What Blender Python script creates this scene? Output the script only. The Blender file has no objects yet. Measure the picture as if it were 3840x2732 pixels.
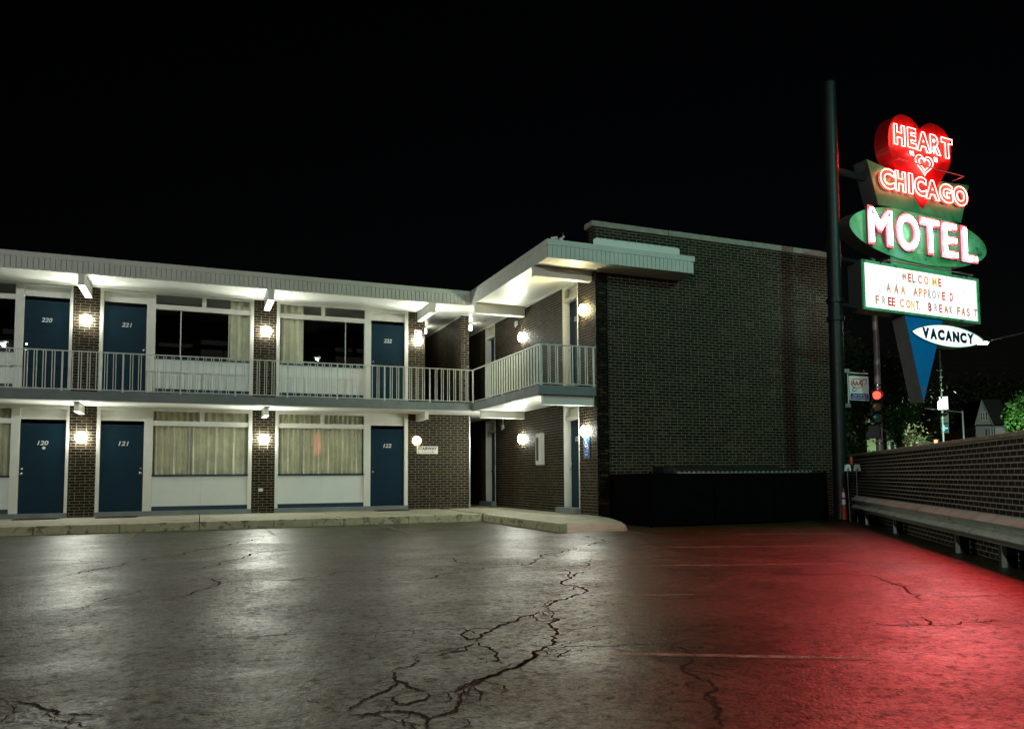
import bpy, bmesh, math, random
from mathutils import Vector, Matrix
R = random.Random(7)
rad = math.radians
scene = bpy.context.scene
col = scene.collection

# ------------------------------------------------------------------ camera
CAMZ = 1.04
yaw, pitch, roll = rad(23.17744), rad(3.80195), rad(.44903)
fwd = Vector((math.sin(yaw)*math.cos(pitch), math.cos(yaw)*math.cos(pitch), math.sin(pitch)))
rgt = Vector((math.cos(yaw), -math.sin(yaw), 0))
dwn = fwd.cross(rgt)
r2 = rgt*math.cos(roll) + dwn*math.sin(roll)
d2 = -rgt*math.sin(roll) + dwn*math.cos(roll)
cd = bpy.data.cameras.new('camera')
cam = bpy.data.objects.new('camera', cd); col.objects.link(cam)
mw = Matrix.Identity(4)
for i in range(3):
    mw[i][0] = r2[i]; mw[i][1] = -d2[i]; mw[i][2] = -fwd[i]
mw[0][3], mw[1][3], mw[2][3] = 0, 0, CAMZ
cam.matrix_world = mw
cd.sensor_width = 36.0
cd.lens = 2925.44/3840*36
cd.shift_x = -(1995.065-1920)/3840
cd.shift_y = (1590.228-1366)/3840
cd.clip_start = .05; cd.clip_end = 3000
scene.camera = cam

# ------------------------------------------------------------------ world: night sky
w = bpy.data.worlds.new('World'); scene.world = w; w.use_nodes = True
nt = w.node_tree; nt.nodes.clear()
wo = nt.nodes.new('ShaderNodeOutputWorld'); bg = nt.nodes.new('ShaderNodeBackground')
sky = nt.nodes.new('ShaderNodeTexSky'); sky.sky_type = 'NISHITA'; sky.sun_disc = False
sky.sun_elevation = rad(-4); sky.sun_rotation = rad(40)
nt.links.new(sky.outputs[0], bg.inputs[0]); nt.links.new(bg.outputs[0], wo.inputs[0])
bg.inputs[1].default_value = 0.012
vs = scene.view_settings
vs.view_transform = 'Standard'; vs.look = 'None'; vs.exposure = .25; vs.gamma = 1; vs.use_curve_mapping = False
scene.cycles.use_denoising = True
scene.cycles.max_bounces = 6
scene.cycles.sample_clamp_indirect = 4
scene.cycles.caustics_reflective = False; scene.cycles.caustics_refractive = False

LAMP = 75.0          # radiance of the lit wall globes
# ------------------------------------------------------------------ helpers
class MB:
    def __init__(s, T=None): s.v = []; s.f = []; s.T = T
    def add(s, vs_, fs):
        o = len(s.v)
        for p in vs_: s.v.append(tuple(s.T(p)) if s.T else tuple(p))
        for f in fs: s.f.append([o+i for i in f])
        return s
    def box(s, x0, x1, y0, y1, z0, z1):
        return s.add([(x0,y0,z0),(x1,y0,z0),(x1,y1,z0),(x0,y1,z0),(x0,y0,z1),(x1,y0,z1),(x1,y1,z1),(x0,y1,z1)],
                     [(0,3,2,1),(4,5,6,7),(0,1,5,4),(1,2,6,5),(2,3,7,6),(3,0,4,7)])
    def prism(s, pts, axis, a, b):
        """polygon pts (two coords) extruded along axis from a to b"""
        n = len(pts)
        def mk(p, c):
            return (c,p[0],p[1]) if axis == 'x' else ((p[0],c,p[1]) if axis == 'y' else (p[0],p[1],c))
        vv = [mk(p,a) for p in pts] + [mk(p,b) for p in pts]
        return s.add(vv, [tuple(range(n))[::-1], tuple(range(n,2*n))] + [(i,(i+1)%n,n+(i+1)%n,n+i) for i in range(n)])
    def tube(s, pts, r, n=8, closed=False, r1=None):
        pts = [Vector(p) for p in pts]; m = len(pts); vv = []; ff = []
        for i, p in enumerate(pts):
            if closed: t = pts[(i+1)%m]-pts[i-1]
            else: t = pts[min(i+1,m-1)]-pts[max(i-1,0)]
            if t.length < 1e-9: t = Vector((0,0,1))
            t.normalize()
            up = Vector((0,0,1)) if abs(t.z) < .95 else Vector((0,1,0))
            a = t.cross(up).normalized(); b = a.cross(t)
            rr = r if r1 is None else r+(r1-r)*i/max(1,m-1)
            for k in range(n):
                q = 2*math.pi*k/n; vv.append(p+a*rr*math.cos(q)+b*rr*math.sin(q))
        for i in range(m if closed else m-1):
            j = (i+1) % m
            for k in range(n): ff.append((i*n+k, i*n+(k+1)%n, j*n+(k+1)%n, j*n+k))
        if not closed: ff += [tuple(range(n))[::-1], tuple(range((m-1)*n, m*n))]
        return s.add(vv, ff)
    def lathe(s, prof, c, axis='z', n=24):
        """prof: (radius, height along axis)"""
        vv = []; ff = []; m = len(prof)
        for r, h in prof:
            for k in range(n):
                q = 2*math.pi*k/n; x, y = r*math.cos(q), r*math.sin(q)
                if axis == 'z': p = (c[0]+x, c[1]+y, c[2]+h)
                elif axis == 'y': p = (c[0]+x, c[1]+h, c[2]+y)
                else: p = (c[0]+h, c[1]+x, c[2]+y)
                vv.append(p)
        for i in range(m-1):
            for k in range(n): ff.append((i*n+k, i*n+(k+1)%n, (i+1)*n+(k+1)%n, (i+1)*n+k))
        ff += [tuple(range(n))[::-1], tuple(range((m-1)*n, m*n))]
        return s.add(vv, ff)
    def mesh(s, name):
        me = bpy.data.meshes.new(name); me.from_pydata(s.v, [], s.f)
        bm = bmesh.new(); bm.from_mesh(me); bmesh.ops.recalc_face_normals(bm, faces=bm.faces[:]); bm.to_mesh(me); bm.free()
        me.update(); return me
    def build(s, name, m, parent=None, smooth=False, bevel=0, **props):
        me = s.mesh(name)
        if m: me.materials.append(m)
        if smooth:
            me.polygons.foreach_set('use_smooth', [True]*len(me.polygons))
            me.set_sharp_from_angle(angle=rad(40))
        o = bpy.data.objects.new(name, me); col.objects.link(o)
        if parent: o.parent = parent
        if bevel:
            b = o.modifiers.new('bevel', 'BEVEL'); b.width = bevel; b.segments = 2; b.limit_method = 'ANGLE'
        for k, v in props.items(): o[k] = v
        return o
def box(*a): return MB().box(*a)
def empty(name, label=None, cat=None, group=None, loc=None, parent=None):
    o = bpy.data.objects.new(name, None); col.objects.link(o); o.empty_display_size = .2
    if label: o['label'] = label
    if cat: o['category'] = cat
    if group: o['group'] = group
    if parent: o.parent = parent
    return o
def tag(o, label, cat, group=None):
    o['label'] = label; o['category'] = cat
    if group: o['group'] = group
    return o
def inst(name, me, parent, loc, rz=0):
    o = bpy.data.objects.new(name, me); col.objects.link(o); o.parent = parent
    o.location = loc; o.rotation_euler = (0,0,rz); return o

def spot(name, p, target, energy, color, size, ang, par, blend=1):
    l = bpy.data.lights.new(name, 'SPOT'); l.energy = energy; l.color = color; l.shadow_soft_size = size; l.spot_size = rad(ang); l.spot_blend = blend
    o = bpy.data.objects.new(name, l); col.objects.link(o); o.location = p
    o.rotation_euler = (Vector(target)-Vector(p)).to_track_quat('-Z', 'Y').to_euler(); o.parent = par; return o

# ------------------------------------------------------------------ materials
def newmat(name):
    m = bpy.data.materials.new(name); m.use_nodes = True
    return m, m.node_tree, m.node_tree.nodes['Principled BSDF']
def N(t, kind, **kw):
    n = t.nodes.new(kind)
    for k, v in kw.items():
        if hasattr(n, k): setattr(n, k, v)
        else: n.inputs[k].default_value = v
    return n
def pos(t):
    g = t.nodes.new('ShaderNodeNewGeometry'); return g.outputs['Position']
def noise(t, scale, detail=4, rough=.6, vec=None, dist=0):
    n = t.nodes.new('ShaderNodeTexNoise'); n.inputs['Scale'].default_value = scale
    n.inputs['Detail'].default_value = detail; n.inputs['Roughness'].default_value = rough; n.inputs['Distortion'].default_value = dist
    t.links.new(vec if vec else pos(t), n.inputs['Vector']); return n.outputs['Fac']
def ramp(t, fac, stops):
    r = t.nodes.new('ShaderNodeValToRGB'); e = r.color_ramp.elements
    while len(e) < len(stops): e.new(.5)
    for i, (p, c) in enumerate(stops):
        e[i].position = p; e[i].color = (*c, 1) if not isinstance(c, (int, float)) else (c,c,c,1)
    t.links.new(fac, r.inputs[0]); return r.outputs[0]
def mix(t, fac, a, b, mode='MIX'):
    m = t.nodes.new('ShaderNodeMix'); m.data_type = 'RGBA'; m.blend_type = mode
    for i, v in ((0,fac),(6,a),(7,b)):
        if isinstance(v, (int,float)): m.inputs[i].default_value = v
        elif isinstance(v, tuple): m.inputs[i].default_value = (*v,1)
        else: t.links.new(v, m.inputs[i])
    return m.outputs[2]
def bump(t, b, h, strength, dist=.01):
    n = t.nodes.new('ShaderNodeBump'); n.inputs['Strength'].default_value = strength; n.inputs['Distance'].default_value = dist
    t.links.new(h, n.inputs['Height']); t.links.new(n.outputs[0], b.inputs['Normal']); return n
def paint(name, c, rough=.5, var=.12, scale=2.5, bs=0, bscale=60, metal=0, spec=.5):
    m, t, b = newmat(name)
    f = noise(t, scale, 5, .65)
    lo = tuple(max(0, x*(1-var)) for x in c); hi = tuple(min(1, x*(1+var*.6)) for x in c)
    t.links.new(ramp(t, f, [(.3, lo), (.7, hi)]), b.inputs['Base Color'])
    f2 = noise(t, scale*6, 3)
    t.links.new(ramp(t, f2, [(.3, max(.03, rough-.09)), (.7, min(1, rough+.09))]), b.inputs['Roughness'])
    b.inputs['Metallic'].default_value = metal; b.inputs['Specular IOR Level'].default_value = spec
    if bs: bump(t, b, noise(t, bscale, 3), bs)
    return m
def emit(name, c, s):
    m = bpy.data.materials.new(name); m.use_nodes = True; t = m.node_tree; t.nodes.clear()
    o = t.nodes.new('ShaderNodeOutputMaterial'); e = t.nodes.new('ShaderNodeEmission')
    e.inputs[0].default_value = (*c,1); e.inputs[1].default_value = s; t.links.new(e.outputs[0], o.inputs[0]); return m

M = {}
M['white'] = paint('white painted wood', (.80,.80,.73), .45, .10, 1.6, .08, 25)
M['soffit'] = paint('white gloss soffit paint', (.83,.83,.76), .45, .06, 1.2, .12, 9)
M['fascia'] = paint('pale grey fascia paint', (.60,.62,.56), .5, .10, 2.2, .05, 40)
M['panel'] = paint('white spandrel panel', (.80,.83,.80), .42, .06, 1.5)
M['door'] = paint('dark blue door paint', (.0005,.023,.043), .6, .18, 4, .06, 30, spec=.2)
M['bluebase'] = paint('dark blue trim', (.005,.03,.055), .5, .2, 6)
M['slabgrey'] = paint('grey painted concrete', (.20,.235,.235), .65, .2, 3, .15, 30)
M['railing'] = paint('cream railing paint', (.66,.69,.62), .42, .12, 6)
M['alu'] = paint('aluminium', (.5,.5,.46), .4, .1, 6, metal=.6)
M['chrome'] = paint('chrome', (.7,.7,.66), .2, .1, 9, metal=1)
M['numeral'] = paint('white numeral', (.75,.78,.74), .4, .1, 8)
M['black'] = paint('black paint', (.008,.008,.008), .6, .3, 8)
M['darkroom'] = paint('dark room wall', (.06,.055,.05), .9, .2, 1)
M['steel'] = paint('galvanised steel', (.30,.33,.31), .45, .25, 5, .1, 20, metal=.4)
M['mast'] = paint('dark green pole paint', (.006,.009,.008), .5, .25, 3, .1, 12)
M['coping'] = paint('stone coping', (.34,.31,.25), .8, .3, 4, .3, 30)
M['signgrey'] = paint('grey brown sign metal', (.055,.047,.044), .5, .2, 2)
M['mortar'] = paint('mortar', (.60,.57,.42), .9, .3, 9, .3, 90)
M['mortardim'] = paint('darkened mortar', (.20,.18,.12), .9, .3, 9, .3, 90)  # darkened copy for the lamp-lit walls, holds down the globe glare
M['mortarwall'] = paint('lightened mortar', (.52,.49,.38), .9, .3, 9, .3, 90)  # lighter tone stands in for lamp light on the low wall
M['conc'] = None

def streaks(t):
    mp = t.nodes.new('ShaderNodeMapping'); mp.inputs['Scale'].default_value = (1,1,.22); t.links.new(pos(t), mp.inputs['Vector'])
    a = ramp(t, noise(t, 1.6, 5, .6, mp.outputs[0], .4), [(.34, (.38,.37,.36)), (.60, (1,1,1))])
    b_ = ramp(t, noise(t, .5, 3), [(.35, (.55,.54,.50)), (.65, (1,1,1))])
    return mix(t, .7, a, b_, 'MULTIPLY')
def mortarmat(name, c):
    m, t, b = newmat(name)
    base = ramp(t, noise(t, 9, 5), [(.3, tuple(x*.6 for x in c)), (.7, c)])
    t.links.new(mix(t, .8, base, streaks(t), 'MULTIPLY'), b.inputs['Base Color']); b.inputs['Roughness'].default_value = .95
    bump(t, b, noise(t, 90, 3), .3); return m
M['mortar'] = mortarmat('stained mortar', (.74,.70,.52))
def brickmat(name, dark, mid, warm, rough=.55):
    m, t, b = newmat(name)
    g = t.nodes.new('ShaderNodeNewGeometry'); oi = t.nodes.new('ShaderNodeObjectInfo')
    a = t.nodes.new('ShaderNodeMath'); a.operation = 'ADD'; t.links.new(g.outputs['Random Per Island'], a.inputs[0]); t.links.new(oi.outputs['Random'], a.inputs[1])
    fr = t.nodes.new('ShaderNodeMath'); fr.operation = 'FRACT'; t.links.new(a.outputs[0], fr.inputs[0])
    c = ramp(t, fr.outputs[0], [(0, dark), (.45, mid), (.82, warm), (.93, tuple(2.1*x for x in warm)), (1, dark)])
    n = noise(t, 45, 4)
    c2 = mix(t, .55, c, ramp(t, n, [(.3, (.25,.25,.25)), (.7, (1,1,1))]), 'MULTIPLY')
    c2 = mix(t, .85, c2, streaks(t), 'MULTIPLY')
    t.links.new(c2, b.inputs['Base Color'])
    t.links.new(ramp(t, noise(t, 30, 3), [(.3, rough-.1), (.7, rough+.15)]), b.inputs['Roughness'])
    bump(t, b, noise(t, 120, 3), .35, .006); b.inputs['Specular IOR Level'].default_value = .12
    return m
M['brick'] = brickmat('dark brown glazed brick', (.013,.009,.006), (.028,.018,.011), (.048,.029,.016))
M['brickred'] = brickmat('dark red brown brick', (.018,.012,.009), (.028,.018,.013), (.040,.023,.015))

def asphalt():
    m, t, b = newmat('worn sealed asphalt')
    p = pos(t)
    big = noise(t, .35, 5, .6, p, .4); mid = noise(t, 2.2, 7, .72, p, .3); fine = noise(t, 30, 5, .75, p); grain = noise(t, 110, 3, .7, p)
    fleck = noise(t, 13, 6, .78, p, .4)
    c = ramp(t, big, [(.3, (.036,.037,.010)), (.7, (.084,.080,.024))])
    c = mix(t, .8, c, ramp(t, mid, [(.36, (.35,.34,.32)), (.62, (1,1,1))]), 'MULTIPLY')
    c = mix(t, .8, c, ramp(t, fleck, [(.38, (.30,.30,.30)), (.56, (1.0,1.0,1.0))]), 'MULTIPLY')
    c = mix(t, .8, c, ramp(t, fine, [(.40, (.16,.16,.16)), (.58, (1.0,1.0,1.0))]), 'MULTIPLY')
    vo = t.nodes.new('ShaderNodeTexVoronoi'); vo.inputs['Scale'].default_value = 55; t.links.new(p, vo.inputs['Vector'])
    c = mix(t, ramp(t, vo.outputs['Distance'], [(.08, .5), (.26, 0.)]), c, (.22,.20,.14))
    oil = noise(t, .8, 4, .5, p, .3)
    c = mix(t, ramp(t, oil, [(.58, 0.), (.80, .8)]), c, (.02,.018,.013))
    t.links.new(c, b.inputs['Base Color'])
    r1 = noise(t, .9, 8, .72, p, .6)
    r = mix(t, .4, ramp(t, r1, [(.38, .30), (.62, .58)]), ramp(t, fine, [(.35, .58), (.62, .30)]))
    t.links.new(r, b.inputs['Roughness'])
    b.inputs['Specular Tint'].default_value = (1,.95,.54,1)
    t.links.new(ramp(t, fleck, [(.38, .03), (.58, .36)]), b.inputs['Specular IOR Level'])
    prev = None
    for h, st, di in ((noise(t, 1.7, 5, .62, p), .22, .05), (fine, .22, .010), (grain, .22, .004), (vo.outputs['Distance'], .35, .004)):
        n = t.nodes.new('ShaderNodeBump'); n.inputs['Strength'].default_value = st; n.inputs['Distance'].default_value = di
        t.links.new(h, n.inputs['Height'])
        if prev: t.links.new(prev.outputs[0], n.inputs['Normal'])
        prev = n
    t.links.new(prev.outputs[0], b.inputs['Normal'])
    return m
M['asphalt'] = asphalt()
def concrete(name, a, c2, stain):
    m, t, b = newmat(name)
    f = noise(t, 3, 6, .7)
    c = ramp(t, f, [(.3, a), (.7, c2)])
    c = mix(t, ramp(t, noise(t, 1.7, 5, .7, None, 1), [(.5, 0.), (.66, .75)]), c, stain)
    t.links.new(c, b.inputs['Base Color']); b.inputs['Roughness'].default_value = .8
    bump(t, b, noise(t, 50, 4), .3)
    return m
M['conc'] = concrete('pale walkway concrete', (.30,.28,.20), (.40,.37,.27), (.20,.185,.13))
def peeling():
    m, t, b = newmat('kerb with peeling yellow paint')
    f = noise(t, 4.2, 6, .65, None, .6)
    base = ramp(t, noise(t, 11, 5), [(.3, (.12,.105,.07)), (.7, (.26,.235,.16))])
    pnt = ramp(t, noise(t, 6, 4), [(.3, (.40,.37,.22)), (.7, (.55,.51,.32))])
    t.links.new(mix(t, ramp(t, f, [(.40, 0.), (.47, 1.)]), base, pnt), b.inputs['Base Color'])
    b.inputs['Roughness'].default_value = .75; bump(t, b, f, .4)
    return m
M['kerb'] = peeling()
def linepaint():
    m, t, b = newmat('worn line paint')
    b.inputs['Base Color'].default_value = (.34,.31,.20,1); b.inputs['Roughness'].default_value = .7
    t.links.new(ramp(t, noise(t, 7, 7, .8), [(.40, 0.), (.58, .85)]), b.inputs['Alpha']); return m
M['line'] = linepaint()
M['tar'] = paint('crack filled with dirt', (.022,.017,.011), .95, .3, 14, .3, 60, spec=.1)
def glass():
    m = bpy.data.materials.new('window glass'); m.use_nodes = True; t = m.node_tree; t.nodes.clear()
    o = t.nodes.new('ShaderNodeOutputMaterial'); tr = t.nodes.new('ShaderNodeBsdfTransparent'); gl = t.nodes.new('ShaderNodeBsdfGlossy')
    gl.inputs['Roughness'].default_value = .004; tr.inputs[0].default_value = (.96,.97,.96,1)
    lw = t.nodes.new('ShaderNodeLayerWeight'); lw.inputs[0].default_value = .5
    pw_ = t.nodes.new('ShaderNodeMath'); pw_.operation = 'POWER'; t.links.new(lw.outputs['Facing'], pw_.inputs[0]); pw_.inputs[1].default_value = 4.5
    fr = t.nodes.new('ShaderNodeMath'); fr.operation = 'MULTIPLY_ADD'; t.links.new(pw_.outputs[0], fr.inputs[0]); fr.inputs[1].default_value = .9; fr.inputs[2].default_value = .04
    mx = t.nodes.new('ShaderNodeMixShader'); t.links.new(fr.outputs[0], mx.inputs[0]); t.links.new(tr.outputs[0], mx.inputs[1]); t.links.new(gl.outputs[0], mx.inputs[2])
    n = t.nodes.new('ShaderNodeBump'); n.inputs['Strength'].default_value = .04; n.inputs['Distance'].default_value = .02
    t.links.new(noise(t, 2.2, 2), n.inputs['Height']); t.links.new(n.outputs[0], gl.inputs['Normal'])
    t.links.new(mx.outputs[0], o.inputs[0]); return m
M['glass'] = glass()
M['curtain'] = paint('beige curtain cloth', (.86,.82,.64), .9, .22, 3, .15, 50)
M['globe'] = emit('lit frosted globe', (.96,1,.87), LAMP)
M['globewarm'] = emit('lit yellowish globe', (1,.90,.52), LAMP*1.1)
M['globejar'] = emit('small lit jar glass', (1,1,.82), 26)
M['globedim'] = emit('dim cream globe', (1,.86,.50), 6)

# ------------------------------------------------------------------ glyphs (built-in font only)
_gc = {}
def glyph(s, off=0., shear=0.):
    k = (s, off, shear)
    if k in _gc: return _gc[k]
    cu = bpy.data.curves.new('g', 'FONT'); cu.body = s; cu.offset = off; cu.shear = shear; cu.resolution_u = 4; cu.fill_mode = 'FRONT'
    o = bpy.data.objects.new('g', cu); col.objects.link(o)
    dg = bpy.context.evaluated_depsgraph_get()
    me = bpy.data.meshes.new_from_object(o.evaluated_get(dg))
    bm = bmesh.new(); bm.from_mesh(me); bmesh.ops.remove_doubles(bm, verts=bm.verts[:], dist=1e-5); bm.verts.index_update()
    V = [(v.co.x, v.co.y) for v in bm.verts]; F = [[v.index for v in f.verts] for f in bm.faces]
    nb = {}
    for e in bm.edges:
        if len(e.link_faces) == 1:
            a, b = e.verts[0].index, e.verts[1].index; nb.setdefault(a, []).append(b); nb.setdefault(b, []).append(a)
    loops = []; seen = set()
    for a in list(nb):
        if a in seen: continue
        lp = [a]; seen.add(a); cur = a
        while True:
            nx = [q for q in nb[cur] if q not in seen]
            if not nx: break
            cur = nx[0]; seen.add(cur); lp.append(cur)
        if len(lp) > 2: loops.append(lp)
    bm.free(); bpy.data.objects.remove(o); bpy.data.curves.remove(cu); bpy.data.meshes.remove(me)
    xs = [p[0] for p in V]; ys = [p[1] for p in V]
    g = (V, F, loops, (min(xs), max(xs), min(ys), max(ys))); _gc[k] = g; return g
def gfit(g, u0, u1, z0, z1, ref=None):
    x0, x1, y0, y1 = (ref or g)[3]
    return [(u0+(p[0]-x0)/(x1-x0)*(u1-u0), z0+(p[1]-y0)/(y1-y0)*(z1-z0)) for p in g[0]]
def text_plate(mb, s, u0, u1, z0, z1, place, off=.012, shear=0, th=.004):
    """filled lettering; place(u, z, w) -> world point"""
    g = glyph(s, off, shear); P = gfit(g, u0, u1, z0, z1)
    mb.add([place(u, z, th) for u, z in P], g[1])
    for lp in g[2]:
        n = len(lp); vv = [place(*P[i], th) for i in lp]+[place(*P[i], 0) for i in lp]
        mb.add(vv, [(i,(i+1)%n,n+(i+1)%n,n+i) for i in range(n)])
    return mb
for s_ in ('220','221','120','121','122','222','225','125'): glyph(s_, .02, .22)
for s_ in 'MOTELHARCHIG': glyph(s_, .02), glyph(s_, .045), glyph(s_, .0)
for s_ in 'WELCOMAPRVDFNTBKS,': glyph(s_, .03)

# ------------------------------------------------------------------ ground
def sheet(name, pts, z, m, parent=None, **k):
    return MB().add([(x,y,z) for x,y in pts], [tuple(range(len(pts)))]).build(name, m, parent, **k)
sheet('ground', [(-600,-600),(900,-600),(900,900),(-600,900)], -.03, M['asphalt'], kind='structure')
lot = sheet('parking_lot', [(-40,-30),(5,-30),(10.2,-.2),(20,15.6),(20,30),(-40,30)], 0, M['asphalt'], kind='structure')

def fractal(a, b, amp, lim):
    L = (b-a).length
    if L < lim: return [a]
    m_ = a.lerp(b, R.uniform(.4,.6)); n = Vector((-(b-a).y, (b-a).x))
    m_ = m_+n*R.uniform(-amp, amp)
    return fractal(a, m_, amp, lim)+fractal(m_, b, amp, lim)
def ribbon(P, wd, z, taper, rough):
    vv = []; ff = []; m_ = len(P)
    for i, p in enumerate(P):
        t = P[min(i+1,m_-1)]-P[max(i-1,0)]
        if t.length < 1e-6: t = Vector((1,0))
        t.normalize(); nn = Vector((-t.y,t.x))
        f = min(1, .15+5*min(i, m_-1-i)/m_) if taper else 1
        a = wd*f*(R.uniform(.15,1.35) if rough else 1); b = wd*f*(R.uniform(.15,1.35) if rough else 1)
        vv += [(p.x+nn.x*a, p.y+nn.y*a, z), (p.x-nn.x*b, p.y-nn.y*b, z)]
    for i in range(m_-1): ff.append((2*i,2*i+2,2*i+3,2*i+1))
    return vv, ff
def strip(pts, wd, name, m, z, parent, rough=False):
    mb = MB(); pts = [Vector(p) for p in pts]
    if not rough:
        mb.add(*ribbon(pts, wd, z, False, False))
    else:
        P = []
        for i in range(len(pts)-1):
            near = max(.022, (pts[i].length)*.006); P += fractal(pts[i], pts[i+1], .17, near)
        P.append(pts[-1]); mb.add(*ribbon(P, wd, z, True, True))
        k = 3
        while k < len(P)-2:
            t = (P[k]-P[k-1]).normalized(); a = math.atan2(t.y,t.x)+R.choice((-1,1))*R.uniform(.5,1.3); L = R.uniform(.06,.45)
            e = P[k]+Vector((math.cos(a),math.sin(a)))*L
            mb.add(*ribbon(fractal(P[k], e, .25, max(.02,P[k].length*.005))+[e], wd*.42, z-.0008, True, True)); k += R.randint(9, 30)
    return mb.build(name, m, parent)
CRACKS = [(0.03,[(6.05,12.56),(6.21,12.08),(5.67,10.81),(5.2,10.41)]),(0.02,[(5.1,10.38),(4.65,9.83),(4.27,9.56),(4.06,9.13),(3.78,8.78),(3.55,8.5),(3.59,8.88)]),(0.014,[(3.55,8.5),(3.3,8.75),(3.06,8.88),(3.02,9.67),(2.61,9.78)]),(0.016,[(4.32,9.27),(4.23,9.47)]),(0.016,[(4.54,8.78),(4.2,8.12),(3.81,8.14),(3.39,8.48),(3.01,8.47),(2.6,8.21),(2.32,7.96),(2.01,7.81),(1.4,8.05)]),(0.012,[(3.01,8.47),(2.5,8.57),(2.12,8.76),(1.6,8.71)]),(0.028,[(3.81,7.98),(3.71,7.65),(3.54,7.31),(3.31,7.03),(3.24,6.83),(3.3,6.63),(3.25,6.35),(2.98,6.12),(2.76,6.0),(2.63,5.81),(2.53,5.62)]),(0.02,[(3.92,7.69),(3.64,7.4),(3.52,7.25)]),(0.026,[(2.53,5.62),(2.36,5.48),(2.16,5.33),(2.04,5.23),(1.86,5.07),(1.72,4.88),(1.64,4.72)]),(0.02,[(1.64,4.72),(1.51,4.54),(1.41,4.52),(1.28,4.45)]),(0.022,[(1.64,4.72),(1.65,4.54),(1.61,4.32),(1.56,4.2),(1.59,4.12)]),(0.02,[(1.71,4.86),(1.6,4.81),(1.68,5.07),(1.77,5.16),(1.86,5.06)]),(0.012,[(1.68,5.07),(1.59,5.23),(1.33,5.29),(0.93,5.35)]),(0.024,[(2.53,5.62),(2.51,5.48),(2.42,5.31),(2.43,5.2),(2.29,5.05),(2.27,4.9),(2.13,4.69),(2.14,4.63),(2.06,4.49),(1.95,4.4),(1.81,4.21),(1.64,4.05),(1.53,3.99),(1.41,3.9),(1.28,3.78),(1.2,3.73),(1.1,3.71),(1.04,3.73)]),(0.03,[(1.95,4.4),(1.8,4.19),(1.63,4.03),(1.4,3.89),(1.19,3.72)]),(0.022,[(1.04,3.73),(1.01,3.8),(0.98,3.9),(0.96,4.01),(0.98,4.17),(0.99,4.25)]),(0.018,[(0.96,4.01),(0.89,3.9),(0.82,3.83),(0.72,3.73),(0.63,3.59)]),(0.016,[(0.99,4.25),(1.06,4.29),(1.16,4.37),(1.14,4.46)]),(0.022,[(1.04,3.73),(1.0,3.63),(0.9,3.58),(0.86,3.63),(0.87,3.71),(0.9,3.76)]),(0.026,[(0.62,3.53),(0.75,3.52),(0.86,3.49),(0.91,3.44),(0.93,3.36),(0.89,3.22)]),(0.02,[(1.16,3.71),(1.16,3.61),(1.11,3.47),(1.06,3.4),(0.95,3.35),(0.93,3.36)]),(0.012,[(1.28,3.75),(1.28,3.64),(1.23,3.52),(1.2,3.5)]),(0.01,[(1.95,4.4),(2.1,4.38),(2.3,4.27),(2.58,4.2),(2.68,4.1)]),(0.012,[(2.36,5.48),(2.3,5.37),(2.28,5.21)]),(0.012,[(1.91,4.12),(1.98,4.21),(2.08,4.3)]),(0.014,[(0.99,15.08),(1.05,14.41),(0.88,13.92),(0.48,13.42),(0.0,12.44),(-0.44,11.63),(-0.83,10.85),(-1.1,10.34),(-1.3,9.86),(-1.45,9.61)]),(0.012,[(-1.45,9.61),(-1.59,9.36),(-1.75,9.08)]),(0.01,[(-2.03,12.0),(-1.34,11.53),(-0.82,11.01)]),(0.014,[(2.49,12.01),(1.55,11.9),(1.26,11.85),(0.85,11.71),(0.49,10.81),(0.28,10.29),(0.09,9.91),(-0.08,9.65)]),(0.01,[(1.28,11.84),(0.66,12.28),(-0.0,12.58)]),(0.012,[(-0.07,9.02),(0.13,8.92),(0.23,8.58),(0.12,8.18),(-0.02,7.9),(-0.25,7.49),(-0.43,7.39)]),(0.012,[(0.12,8.18),(0.31,8.55),(0.63,8.6),(1.08,8.3),(1.65,7.95)]),(0.012,[(-0.42,8.33),(-0.56,8.0),(-0.74,7.73),(-0.84,7.68)]),(0.012,[(1.82,8.77),(1.41,8.82),(1.02,8.47),(0.68,8.29)]),(0.02,[(-0.83,4.46),(-0.73,4.37),(-0.66,4.3),(-0.57,4.17),(-0.56,4.1),(-0.47,4.05),(-0.36,3.98)]),(0.01,[(0.04,5.65),(0.31,5.53),(0.51,5.52),(0.72,5.46),(1.01,5.32)]),(0.01,[(-0.79,7.47),(-0.92,7.31),(-1.02,7.23)]),(0.02,[(2.68,4.13),(2.7,4.02),(2.65,3.82),(2.68,3.85)]),(0.022,[(2.66,3.91),(2.5,3.69),(2.45,3.67),(2.39,3.55),(2.39,3.44),(2.38,3.3),(2.34,3.22),(2.24,3.16),(2.19,3.01),(2.14,2.91),(2.06,2.84),(1.98,2.72)]),(0.012,[(4.9,7.6),(5.45,6.92),(5.99,6.34),(6.37,6.08),(6.25,5.84),(6.05,5.48),(5.74,5.07),(5.53,4.78),(5.44,4.47)]),(0.012,[(5.97,5.44),(6.08,5.51),(6.17,5.52)]),(0.012,[(4.87,4.2),(4.73,4.0),(4.64,3.89),(4.82,3.86),(4.96,3.89)]),(0.01,[(4.64,3.89),(4.56,3.96),(4.36,4.11),(4.33,4.19)]),(0.01,[(4.96,3.89),(5.17,3.86),(5.23,3.67)])]
for wd, pts in CRACKS: strip(pts, wd*.34+.0009*Vector(pts[0]).length, 'crack', M['tar'], .003, lot, True)
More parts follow.
